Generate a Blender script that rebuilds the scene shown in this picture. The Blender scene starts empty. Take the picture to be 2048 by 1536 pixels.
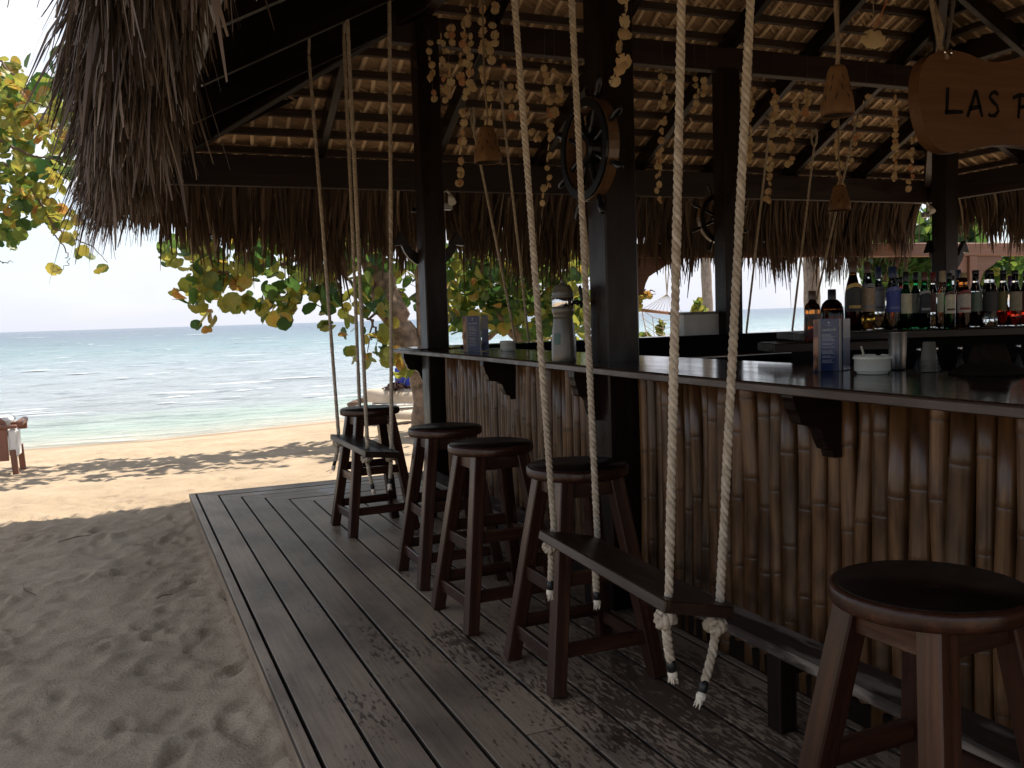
import bpy, math, random
import numpy as np
from mathutils import Vector, Matrix
random.seed(7); rng = np.random.default_rng(7)
S = bpy.context.scene
COL = S.collection
# ------------------------------------------------------------------ camera
FPX = 1850.0
CAM = np.array([-0.465172, -8.138175, 1.4])          # eye, metres; the deck's far left corner is the origin, deck top is z = 0
RM = np.array([[0.919931, -0.056919, 0.387926],
               [-0.390859, -0.055151, 0.918797],
               [-0.030902, -0.996854, -0.072983]])
cd = bpy.data.cameras.new('camera'); cam = bpy.data.objects.new('camera', cd); COL.objects.link(cam)
cd.sensor_width = 36.0; cd.lens = 36.0 * FPX / 2048.0
cd.clip_start = 0.05; cd.clip_end = 20000
m = Matrix.Identity(4)
for i in range(3):
    m[i][0] = RM[i, 0]; m[i][1] = -RM[i, 1]; m[i][2] = -RM[i, 2]; m[i][3] = CAM[i]
cam.matrix_world = m
S.camera = cam
# ------------------------------------------------------------------ light and exposure
SUN_EL, SUN_AZ = math.radians(62), math.atan2(0.92, 0.40)   # azimuth clockwise from +Y
w = bpy.data.worlds.new('World'); S.world = w; w.use_nodes = True
wn, wl = w.node_tree.nodes, w.node_tree.links
wn.clear()
out = wn.new('ShaderNodeOutputWorld'); bg = wn.new('ShaderNodeBackground')
sky = wn.new('ShaderNodeTexSky'); sky.sky_type = 'NISHITA'; sky.sun_disc = False
sky.sun_elevation = SUN_EL; sky.sun_rotation = SUN_AZ; sky.dust_density = 0.3; sky.air_density = 1.0
tc = wn.new('ShaderNodeTexCoord'); mp = wn.new('ShaderNodeMapping'); mp.inputs['Scale'].default_value = (1.0, 1.0, 2.6)
nz = wn.new('ShaderNodeTexNoise'); nz.inputs['Scale'].default_value = 3.4; nz.inputs['Detail'].default_value = 9; nz.inputs['Roughness'].default_value = 0.58
rp = wn.new('ShaderNodeValToRGB'); rp.color_ramp.elements[0].position = 0.42; rp.color_ramp.elements[0].color = (0.06, 0.06, 0.06, 1)
rp.color_ramp.elements[1].position = 0.57; rp.color_ramp.elements[1].color = (0.97, 0.97, 0.97, 1)
mx = wn.new('ShaderNodeMix'); mx.data_type = 'RGBA'
mx.inputs[7].default_value = (5.5, 5.5, 5.75, 1)            # bright cloud, in the sky texture's units
mh = wn.new('ShaderNodeMix'); mh.data_type = 'RGBA'; mh.inputs[7].default_value = (3.95, 4.08, 4.65, 1)   # paler sea haze low down
wl.new(tc.outputs['Generated'], mp.inputs['Vector']); wl.new(mp.outputs['Vector'], nz.inputs['Vector'])
wl.new(nz.outputs['Fac'], rp.inputs['Fac'])
sz_ = wn.new('ShaderNodeSeparateXYZ'); hz_ = wn.new('ShaderNodeMapRange'); hz_.inputs['From Min'].default_value = 0.0; hz_.inputs['From Max'].default_value = 0.16   # sea haze whitens the sky near the horizon, all round
hz_.inputs['To Min'].default_value = 0.9; hz_.inputs['To Max'].default_value = 0.0; wl.new(tc.outputs['Generated'], sz_.inputs[0]); wl.new(sz_.outputs['Z'], hz_.inputs['Value'])
wl.new(rp.outputs['Color'], mx.inputs[0]); wl.new(hz_.outputs[0], mh.inputs[0])
wl.new(sky.outputs['Color'], mx.inputs[6]); wl.new(mx.outputs[2], mh.inputs[6]); wl.new(mh.outputs[2], bg.inputs['Color'])
bg.inputs['Strength'].default_value = 0.10
wl.new(bg.outputs['Background'], out.inputs['Surface'])
sd = bpy.data.lights.new('sun', 'SUN'); sd.energy = 3.9; sd.angle = math.radians(0.55); sd.color = (1.0, 0.925, 0.81)
sun = bpy.data.objects.new('sun', sd); COL.objects.link(sun)
sdir = Vector((math.sin(SUN_AZ) * math.cos(SUN_EL), math.cos(SUN_AZ) * math.cos(SUN_EL), math.sin(SUN_EL)))
sun.rotation_euler = sdir.to_track_quat('Z', 'Y').to_euler(); sun.location = (20, 10, 30)
S.view_settings.view_transform = 'Standard'; S.view_settings.look = 'None'
S.view_settings.exposure = 1.08; S.view_settings.gamma = 1.0; S.view_settings.use_curve_mapping = False
S.render.engine = 'CYCLES'
S.cycles.use_denoising = True
S.cycles.max_bounces = 8; S.cycles.diffuse_bounces = 5; S.cycles.transparent_max_bounces = 12
S.cycles.sample_clamp_indirect = 6.0; S.cycles.caustics_reflective = False; S.cycles.caustics_refractive = False

# ------------------------------------------------------------------ points in the place
def ray(x, y): return RM @ np.array([x - 1024.0, y - 768.0, FPX])
def onz(x, y, z): d = ray(x, y); return CAM + d * ((z - CAM[2]) / d[2])
def onu(x, y, a): d = ray(x, y); return CAM + d * ((a - CAM[0]) / d[0])
def onv(x, y, a): d = ray(x, y); return CAM + d * ((a - CAM[1]) / d[1])
def at(x, y, F): return CAM + ray(x, y) / FPX * F
def proj(P): q = RM.T @ (np.array(P, float) - CAM); return 1024 + FPX * q[0] / q[2], 768 + FPX * q[1] / q[2]

# ------------------------------------------------------------------ materials
def newmat(name):
    mt = bpy.data.materials.new(name); mt.use_nodes = True
    return mt, mt.node_tree.nodes, mt.node_tree.links, mt.node_tree.nodes['Principled BSDF']
def ramp(n, stops):
    r = n.new('ShaderNodeValToRGB'); e = r.color_ramp.elements
    while len(e) < len(stops): e.new(0.5)
    for k, (p, c) in enumerate(stops): e[k].position = p; e[k].color = (c[0], c[1], c[2], 1)
    return r
def tex(n, l, src, scale, detail=6, rough=0.6, dist=0.0):
    mpn = n.new('ShaderNodeMapping'); mpn.inputs['Scale'].default_value = scale if hasattr(scale, '__len__') else (scale,) * 3
    t = n.new('ShaderNodeTexNoise'); t.inputs['Scale'].default_value = 1; t.inputs['Detail'].default_value = detail
    t.inputs['Roughness'].default_value = rough; t.inputs['Distortion'].default_value = dist
    l.new(src, mpn.inputs['Vector']); l.new(mpn.outputs['Vector'], t.inputs['Vector'])
    return t
def attr(n, name):
    a = n.new('ShaderNodeAttribute'); a.attribute_name = name; return a
def mixc(n, l, fac, a, b, mode='MIX'):
    x = n.new('ShaderNodeMix'); x.data_type = 'RGBA'; x.blend_type = mode
    for sock, v in ((x.inputs[0], fac), (x.inputs[6], a), (x.inputs[7], b)):
        if hasattr(v, 'links'): l.new(v, sock)
        elif hasattr(v, '__len__'): sock.default_value = (v[0], v[1], v[2], 1)
        else: sock.default_value = v
    return x.outputs[2]
def bump(n, l, b, h, strength, dist=0.01):
    bp = n.new('ShaderNodeBump'); bp.inputs['Strength'].default_value = strength; bp.inputs['Distance'].default_value = dist
    l.new(h, bp.inputs['Height']); l.new(bp.outputs['Normal'], b.inputs['Normal'])
def hsv(n, l, col, val):
    h = n.new('ShaderNodeHueSaturation'); l.new(col, h.inputs['Color']); l.new(val, h.inputs['Value']); return h.outputs['Color']
def vary(n, l, col, lo, hi):
    oi = n.new('ShaderNodeObjectInfo'); mr = n.new('ShaderNodeMapRange')
    mr.inputs['To Min'].default_value = lo; mr.inputs['To Max'].default_value = hi
    l.new(oi.outputs['Random'], mr.inputs['Value']); return hsv(n, l, col, mr.outputs['Result'])
def wood(name, stops, grain=(1.6, 38, 38), rough=(0.3, 0.55), bumps=0.25, wear=None, var=(0.8, 1.2), spec=0.5):
    """grain runs along the first axis of the mesh attribute g (metres along the piece)"""
    mt, n, l, b = newmat(name); g = attr(n, 'g').outputs['Vector']
    t = tex(n, l, g, grain, 7, 0.62, 0.35); r = ramp(n, stops); l.new(t.outputs['Fac'], r.inputs['Fac'])
    col = vary(n, l, r.outputs['Color'], *var)
    t2 = tex(n, l, g, (grain[0] * 1.5, grain[1] * 0.25, grain[2] * 0.25), 5, 0.6)
    if wear:
        c2, lo, hi = wear
        r2 = ramp(n, [(lo, (0, 0, 0)), (hi, (1, 1, 1))]); l.new(t2.outputs['Fac'], r2.inputs['Fac'])
        col = mixc(n, l, r2.outputs['Color'], col, c2)
    l.new(col, b.inputs['Base Color'])
    mr = n.new('ShaderNodeMapRange'); mr.inputs['To Min'].default_value = rough[0]; mr.inputs['To Max'].default_value = rough[1]
    mr.inputs['From Min'].default_value = 0.3; mr.inputs['From Max'].default_value = 0.7
    l.new(t2.outputs['Fac'], mr.inputs['Value']); l.new(mr.outputs['Result'], b.inputs['Roughness'])
    b.inputs['Specular IOR Level'].default_value = spec
    bump(n, l, b, t.outputs['Fac'], bumps, 0.004)
    return mt
def plain(name, col, rough=0.5, metal=0.0, spec=0.5, noise=0.0, scale=30, bumps=0.0):
    mt, n, l, b = newmat(name)
    b.inputs['Roughness'].default_value = rough; b.inputs['Metallic'].default_value = metal; b.inputs['Specular IOR Level'].default_value = spec
    tcn = n.new('ShaderNodeTexCoord'); t = tex(n, l, tcn.outputs['Object'], scale, 5)
    lo = [c * (1 - noise) for c in col]; hi = [min(1, c * (1 + noise)) for c in col]
    r = ramp(n, [(0.3, lo), (0.7, hi)]); l.new(t.outputs['Fac'], r.inputs['Fac']); l.new(r.outputs['Color'], b.inputs['Base Color'])
    if bumps: bump(n, l, b, t.outputs['Fac'], bumps)
    return mt
def glass(name, col, rough=0.03):
    mt, n, l, b = newmat(name)
    b.inputs['Base Color'].default_value = (*col, 1); b.inputs['Roughness'].default_value = rough
    b.inputs['Transmission Weight'].default_value = 1.0; b.inputs['IOR'].default_value = 1.3
    return mt

M = {}
M['beam'] = wood('dark_stained_timber', [(0.25, (0.005, 0.003, 0.0025)), (0.6, (0.013, 0.007, 0.005)), (0.85, (0.032, 0.016, 0.010))], rough=(0.22, 0.45), spec=0.17, bumps=0.15)
M['batten'] = wood('batten_timber', [(0.25, (0.020, 0.011, 0.007)), (0.6, (0.048, 0.027, 0.017)), (0.85, (0.10, 0.058, 0.038))], rough=(0.4, 0.7), spec=0.3)
M['ring'] = wood('red_stained_timber', [(0.25, (0.008, 0.0035, 0.003)), (0.6, (0.020, 0.0085, 0.006)), (0.85, (0.045, 0.018, 0.011))], rough=(0.3, 0.6), spec=0.35)
M['stool'] = wood('stool_mahogany', [(0.2, (0.010, 0.004, 0.0025)), (0.55, (0.036, 0.013, 0.007)), (0.85, (0.10, 0.040, 0.020))], rough=(0.2, 0.45), wear=((0.12, 0.065, 0.04), 0.62, 0.76), spec=0.3)
M['seat'] = wood('stool_seat_varnish', [(0.2, (0.004, 0.0025, 0.002)), (0.6, (0.011, 0.0055, 0.004)), (0.9, (0.03, 0.014, 0.008))], rough=(0.24, 0.42), spec=0.22, bumps=0.12, wear=((0.10, 0.06, 0.035), 0.68, 0.8))
M['counter'] = wood('varnished_counter', [(0.2, (0.010, 0.005, 0.004)), (0.6, (0.028, 0.014, 0.009)), (0.9, (0.07, 0.038, 0.024))], grain=(1.2, 22, 22), rough=(0.06, 0.18), bumps=0.10)
M['edge'] = wood('counter_edge_worn', [(0.2, (0.018, 0.010, 0.007)), (0.6, (0.05, 0.030, 0.022)), (0.9, (0.14, 0.10, 0.08))], grain=(3, 40, 40), rough=(0.3, 0.6), bumps=0.4)
M['black'] = plain('bar_interior_dark', (0.0035, 0.003, 0.003), 0.6, noise=0.3, spec=0.03)
M['blackpaint'] = plain('black_gloss_paint', (0.005, 0.005, 0.006), 0.32, noise=0.2, spec=0.3)
M['swing'] = wood('swing_board_wood', [(0.2, (0.008, 0.004, 0.003)), (0.6, (0.030, 0.014, 0.008)), (0.9, (0.11, 0.062, 0.038))], rough=(0.25, 0.5), bumps=0.3, spec=0.25)
M['rest'] = wood('worn_foot_rail', [(0.2, (0.012, 0.007, 0.005)), (0.5, (0.03, 0.018, 0.013)), (0.85, (0.08, 0.052, 0.04))], rough=(0.4, 0.7), wear=((0.20, 0.165, 0.135), 0.50, 0.60))
M['sign'] = wood('varnished_sign_board', [(0.2, (0.062, 0.027, 0.010)), (0.6, (0.10, 0.046, 0.018)), (0.9, (0.135, 0.066, 0.028))], grain=(3, 24, 24), rough=(0.4, 0.6), bumps=0.1, spec=0.15)
M['redwood'] = wood('lounger_hardwood', [(0.2, (0.14, 0.055, 0.03)), (0.6, (0.24, 0.10, 0.06)), (0.9, (0.34, 0.16, 0.10))], rough=(0.4, 0.65))
M['pinkwood'] = wood('pergola_timber', [(0.2, (0.13, 0.058, 0.034)), (0.6, (0.19, 0.092, 0.056)), (0.9, (0.25, 0.13, 0.082))], rough=(0.5, 0.7))
M['steering'] = wood('wheel_timber', [(0.2, (0.05, 0.026, 0.013)), (0.6, (0.10, 0.052, 0.025)), (0.9, (0.16, 0.09, 0.045))], rough=(0.25, 0.5))
M['steel'] = plain('brushed_steel', (0.45, 0.45, 0.45), 0.28, 1.0, noise=0.1)
M['chrome'] = plain('chrome', (0.7, 0.68, 0.64), 0.08, 1.0)
M['tap'] = plain('tap_enamel', (0.105, 0.094, 0.074), 0.25, noise=0.06)
M['ceramic'] = plain('white_ceramic', (0.62, 0.60, 0.52), 0.18, noise=0.05, scale=12)
M['paper'] = plain('label_paper', (0.42, 0.38, 0.30), 0.7, noise=0.12)
M['white'] = plain('off_white_plastic', (0.62, 0.60, 0.55), 0.45, noise=0.08, scale=8)
M['cushion'] = plain('white_canvas', (0.74, 0.72, 0.68), 0.8, noise=0.06, scale=10, bumps=0.15)
M['cream'] = plain('cream_hull', (0.55, 0.46, 0.36), 0.5, noise=0.12, scale=5)
M['blue'] = plain('blue_nylon', (0.01, 0.03, 0.36), 0.5, noise=0.3, scale=9, bumps=0.3)
M['netting'] = plain('dark_red_netting', (0.05, 0.022, 0.018), 0.9, noise=0.5, scale=40)
M['gourd'] = plain('carved_gourd', (0.14, 0.070, 0.028), 0.6, spec=0.2, noise=0.3, scale=14, bumps=0.15)
M['darkcut'] = plain('carved_gap', (0.02, 0.011, 0.006), 0.9)
M['thread'] = plain('fishing_line', (0.10, 0.085, 0.07), 0.7)
M['twine'] = plain('hanging_twine', (0.20, 0.14, 0.085), 0.85, noise=0.3, scale=60)
M['whip'] = plain('black_whipping_tape', (0.008, 0.008, 0.008), 0.5)
M['fray'] = plain('frayed_cotton', (0.66, 0.58, 0.47), 0.95, noise=0.15, scale=90, bumps=0.6)
M['ink'] = plain('black_brush_paint', (0.003, 0.0025, 0.0025), 0.7, spec=0.08)
M['print'] = plain('pale_print', (0.50, 0.52, 0.55), 0.6)
M['hammock'] = plain('hammock_cord', (0.62, 0.55, 0.45), 0.9)
def mk_menu():
    mt, n, l, b = newmat('menu_blue_print'); g = attr(n, 'g').outputs['Vector']
    t = tex(n, l, g, (9, 9, 9), 3); r = ramp(n, [(0.35, (0.012, 0.022, 0.075)), (0.7, (0.02, 0.045, 0.15))]); l.new(t.outputs['Fac'], r.inputs['Fac'])
    l.new(r.outputs['Color'], b.inputs['Base Color']); b.inputs['Roughness'].default_value = 0.25; return mt
M['menublue'] = mk_menu()
def mk_sunset():
    mt, n, l, b = newmat('menu_photo_print'); g = attr(n, 'g').outputs['Vector']
    t = tex(n, l, g, (14, 20, 20), 3); r = ramp(n, [(0.3, (0.05, 0.025, 0.03)), (0.45, (0.16, 0.07, 0.05)), (0.55, (0.45, 0.2, 0.09)), (0.7, (0.38, 0.24, 0.18))]); l.new(t.outputs['Fac'], r.inputs['Fac'])
    l.new(r.outputs['Color'], b.inputs['Base Color']); b.inputs['Roughness'].default_value = 0.25; return mt
M['menuphoto'] = mk_sunset()
def mk_deck():
    mt, n, l, b = newmat('weathered_deck_board'); g = attr(n, 'g').outputs['Vector']
    fine = tex(n, l, g, (2.2, 70, 70), 8, 0.65, 0.2)
    r = ramp(n, [(0.25, (0.235, 0.172, 0.120)), (0.5, (0.33, 0.248, 0.178)), (0.8, (0.41, 0.322, 0.240))]); l.new(fine.outputs['Fac'], r.inputs['Fac'])
    col = vary(n, l, r.outputs['Color'], 0.76, 1.16)
    geo = n.new('ShaderNodeNewGeometry')
    big = tex(n, l, geo.outputs['Position'], (2.6, 1.2, 1), 5, 0.62)          # where feet have not worn the stain away
    flake = tex(n, l, g, (17, 62, 62), 6, 0.66, 0.1)
    add = n.new('ShaderNodeMath'); add.operation = 'MULTIPLY_ADD'; l.new(big.outputs['Fac'], add.inputs[0]); add.inputs[1].default_value = 0.80; l.new(flake.outputs['Fac'], add.inputs[2])
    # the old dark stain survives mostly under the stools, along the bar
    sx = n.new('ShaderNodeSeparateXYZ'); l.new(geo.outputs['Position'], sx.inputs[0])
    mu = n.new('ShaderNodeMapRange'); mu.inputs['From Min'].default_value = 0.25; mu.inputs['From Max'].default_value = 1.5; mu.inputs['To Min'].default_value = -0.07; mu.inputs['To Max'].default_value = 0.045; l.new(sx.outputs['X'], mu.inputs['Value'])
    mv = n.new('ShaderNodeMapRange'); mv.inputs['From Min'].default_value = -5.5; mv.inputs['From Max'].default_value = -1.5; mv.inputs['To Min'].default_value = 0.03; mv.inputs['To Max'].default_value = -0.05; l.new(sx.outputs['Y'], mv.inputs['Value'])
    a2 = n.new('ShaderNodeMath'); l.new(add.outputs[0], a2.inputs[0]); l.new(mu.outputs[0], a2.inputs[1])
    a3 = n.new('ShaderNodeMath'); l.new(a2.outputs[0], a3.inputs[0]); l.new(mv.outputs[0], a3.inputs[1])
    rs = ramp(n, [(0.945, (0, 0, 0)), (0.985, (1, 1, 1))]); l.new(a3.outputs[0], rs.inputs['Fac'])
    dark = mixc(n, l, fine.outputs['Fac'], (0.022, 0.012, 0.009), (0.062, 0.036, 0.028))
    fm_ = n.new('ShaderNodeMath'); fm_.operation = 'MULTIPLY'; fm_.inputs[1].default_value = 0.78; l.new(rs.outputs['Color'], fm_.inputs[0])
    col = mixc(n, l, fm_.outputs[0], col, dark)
    soft = tex(n, l, geo.outputs['Position'], (2.6, 1.6, 1), 5, 0.55); r3 = ramp(n, [(0.34, (0.46, 0.45, 0.47)), (0.5, (0.86, 0.85, 0.84)), (0.66, (1.08, 1.06, 1.03))]); l.new(soft.outputs['Fac'], r3.inputs['Fac'])
    col = mixc(n, l, 0.8, col, r3.outputs['Color'], 'MULTIPLY')
    col = mixc(n, l, attr(n, 'tint').outputs['Fac'], col, (0.012, 0.009, 0.007))      # gap darkness put into the colour of the board sides
    l.new(col, b.inputs['Base Color'])
    b.inputs['Specular IOR Level'].default_value = 0.28
    mr = n.new('ShaderNodeMapRange'); mr.inputs['To Min'].default_value = 0.5; mr.inputs['To Max'].default_value = 0.3; l.new(rs.outputs['Color'], mr.inputs['Value'])
    l.new(mr.outputs[0], b.inputs['Roughness']); bump(n, l, b, fine.outputs['Fac'], 0.35, 0.003); return mt
M['deck'] = mk_deck()
def mk_bamboo():
    mt, n, l, b = newmat('varnished_bamboo'); g = attr(n, 'g').outputs['Vector']
    t = tex(n, l, g, (4, 60, 60), 6, 0.6, 0.2); r = ramp(n, [(0.25, (0.054, 0.025, 0.010)), (0.55, (0.116, 0.057, 0.024)), (0.8, (0.19, 0.102, 0.046))]); l.new(t.outputs['Fac'], r.inputs['Fac'])
    col = vary(n, l, r.outputs['Color'], 0.6, 1.25)
    t2 = tex(n, l, g, (5, 14, 14), 4, 0.5); r2 = ramp(n, [(0.33, (0.34, 0.28, 0.22)), (0.5, (0.85, 0.82, 0.78)), (0.66, (1.15, 1.12, 1.05))]); l.new(t2.outputs['Fac'], r2.inputs['Fac'])
    col = mixc(n, l, 0.9, col, r2.outputs['Color'], 'MULTIPLY')
    tn = attr(n, 'tint'); col = mixc(n, l, tn.outputs['Fac'], col, (0.05, 0.026, 0.014))    # darker skin at the nodes
    l.new(col, b.inputs['Base Color']); b.inputs['Roughness'].default_value = 0.33; b.inputs['Specular IOR Level'].default_value = 0.42; bump(n, l, b, t.outputs['Fac'], 0.2, 0.002); return mt
M['bamboo'] = mk_bamboo()
def mk_tint(name, stops, rough, trans=0.0, varscale=None, bumps=0.0, spec=0.3):
    """colour from the per-strand attribute tint (0..1): each frond, leaf or shell has its own colour"""
    mt, n, l, b = newmat(name); a = attr(n, 'tint'); r = ramp(n, stops); l.new(a.outputs['Fac'], r.inputs['Fac']); col = r.outputs['Color']
    if varscale:
        tcn = n.new('ShaderNodeTexCoord'); t = tex(n, l, tcn.outputs['Object'], varscale, 4)
        r2 = ramp(n, [(0.3, (0.7, 0.7, 0.7)), (0.7, (1.1, 1.1, 1.1))]); l.new(t.outputs['Fac'], r2.inputs['Fac']); col = mixc(n, l, 1.0, col, r2.outputs['Color'], 'MULTIPLY')
        if bumps: bump(n, l, b, t.outputs['Fac'], bumps, 0.004)
    l.new(col, b.inputs['Base Color']); b.inputs['Roughness'].default_value = rough; b.inputs['Specular IOR Level'].default_value = spec
    if trans:
        tr = n.new('ShaderNodeBsdfTranslucent'); l.new(col, tr.inputs['Color']); ms = n.new('ShaderNodeMixShader'); ms.inputs[0].default_value = trans
        o = n['Material Output']; l.new(b.outputs[0], ms.inputs[1]); l.new(tr.outputs[0], ms.inputs[2]); l.new(ms.outputs[0], o.inputs['Surface'])
    return mt
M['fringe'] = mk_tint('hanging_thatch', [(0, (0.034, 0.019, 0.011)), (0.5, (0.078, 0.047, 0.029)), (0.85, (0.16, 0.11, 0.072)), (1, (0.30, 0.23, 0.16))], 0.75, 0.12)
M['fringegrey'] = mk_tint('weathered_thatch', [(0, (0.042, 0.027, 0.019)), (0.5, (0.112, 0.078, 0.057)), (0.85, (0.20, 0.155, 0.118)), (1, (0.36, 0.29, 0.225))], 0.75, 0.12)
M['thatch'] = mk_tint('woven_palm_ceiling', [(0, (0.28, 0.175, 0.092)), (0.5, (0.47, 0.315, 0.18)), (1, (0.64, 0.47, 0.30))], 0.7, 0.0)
M['leaf'] = mk_tint('sea_grape_leaf', [(0, (0.030, 0.080, 0.022)), (0.3, (0.075, 0.15, 0.030)), (0.55, (0.20, 0.25, 0.045)), (0.75, (0.38, 0.34, 0.06)), (0.9, (0.46, 0.30, 0.06)), (1, (0.42, 0.16, 0.045))], 0.38, 0.62, varscale=9, spec=0.45)
M['shell'] = mk_tint('scallop_shell', [(0, (0.56, 0.44, 0.24)), (0.6, (0.54, 0.36, 0.18)), (1, (0.46, 0.20, 0.09))], 0.45, 0.3, varscale=60)
M['rope'] = mk_tint('cotton_rope', [(0, (0.36, 0.29, 0.21)), (1, (0.52, 0.44, 0.34))], 0.9, 0.0, varscale=70, bumps=0.5)
M['bark'] = plain('sea_grape_bark', (0.23, 0.16, 0.11), 0.85, noise=0.65, scale=9, bumps=0.9)
M['palmbark'] = plain('palm_bark', (0.34, 0.29, 0.24), 0.9, noise=0.3, scale=14, bumps=0.7)
M['twig'] = plain('twig_bark', (0.12, 0.075, 0.05), 0.8, noise=0.3, scale=25)
def mk_sand():
    mt, n, l, b = newmat('beach_sand'); geo = n.new('ShaderNodeNewGeometry'); p = geo.outputs['Position']
    t = tex(n, l, p, 1.3, 6, 0.6); r = ramp(n, [(0.3, (0.36, 0.275, 0.190)), (0.6, (0.45, 0.35, 0.245)), (0.8, (0.51, 0.405, 0.29))]); l.new(t.outputs['Fac'], r.inputs['Fac'])
    sp = tex(n, l, p, 150, 3, 0.6); r2 = ramp(n, [(0.30, (0.40, 0.37, 0.35)), (0.43, (0.95, 0.95, 0.95)), (0.62, (1, 1, 1)), (0.72, (1.35, 1.35, 1.35))]); l.new(sp.outputs['Fac'], r2.inputs['Fac'])
    col = mixc(n, l, 0.75, r.outputs['Color'], r2.outputs['Color'], 'MULTIPLY')
    deb = tex(n, l, p, (22, 48, 30), 4, 0.65, .6); r3 = ramp(n, [(0.29, (0.30, 0.23, 0.19)), (0.345, (1, 1, 1))]); l.new(deb.outputs['Fac'], r3.inputs['Fac'])
    col = mixc(n, l, 0.7, col, r3.outputs['Color'], 'MULTIPLY')
    wet = attr(n, 'wet'); col = mixc(n, l, wet.outputs['Fac'], col, (0.24, 0.17, 0.115))
    l.new(col, b.inputs['Base Color']); b.inputs['Roughness'].default_value = 0.9; b.inputs['Specular IOR Level'].default_value = 0.15
    t3 = tex(n, l, p, 60, 8, 0.7); bump(n, l, b, t3.outputs['Fac'], 0.8, 0.02); return mt
M['sand'] = mk_sand()
def mk_sea():
    mt, n, l, b = newmat('sea_water'); geo = n.new('ShaderNodeNewGeometry'); p = geo.outputs['Position']
    d = attr(n, 'shore')                                              # log distance from the shore, 0..1
    t = tex(n, l, p, (0.02, 0.07, 1), 5, 0.6); ad = n.new('ShaderNodeMath'); ad.operation = 'MULTIPLY_ADD'; l.new(t.outputs['Fac'], ad.inputs[0]); ad.inputs[1].default_value = 0.16
    sb = n.new('ShaderNodeMath'); sb.operation = 'SUBTRACT'; l.new(d.outputs['Fac'], sb.inputs[0]); sb.inputs[1].default_value = 0.08; l.new(sb.outputs[0], ad.inputs[2])
    r = ramp(n, [(0.0, (0.46, 0.40, 0.29)), (0.10, (0.42, 0.43, 0.34)), (0.22, (0.34, 0.42, 0.36)), (0.33, (0.33, 0.36, 0.37)), (0.58, (0.29, 0.335, 0.36)), (0.70, (0.175, 0.265, 0.28)), (0.84, (0.095, 0.16, 0.185)), (1.0, (0.05, 0.08, 0.125))]); l.new(ad.outputs[0], r.inputs['Fac'])
    geo2 = tex(n, l, p, (0.5, 2.3, 1), 9, 0.78, .4); r2 = ramp(n, [(0.38, (0.34, 0.42, 0.45)), (0.48, (0.84, 0.87, 0.87)), (0.55, (1, 1, 1)), (0.72, (1.3, 1.3, 1.3))]); l.new(geo2.outputs['Fac'], r2.inputs['Fac'])
    col = mixc(n, l, 0.75, r.outputs['Color'], r2.outputs['Color'], 'MULTIPLY')
    l.new(col, b.inputs['Base Color']); b.inputs['Roughness'].default_value = 0.22; b.inputs['IOR'].default_value = 1.33
    wv = tex(n, l, p, (0.9, 2.6, 1), 8, 0.68, 0.3); bump(n, l, b, wv.outputs['Fac'], 0.8, 0.35); return mt
M['sea'] = mk_sea()
M['foam'] = plain('sea_foam', (0.80, 0.80, 0.80), 0.9, noise=0.1, scale=2)
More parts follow.
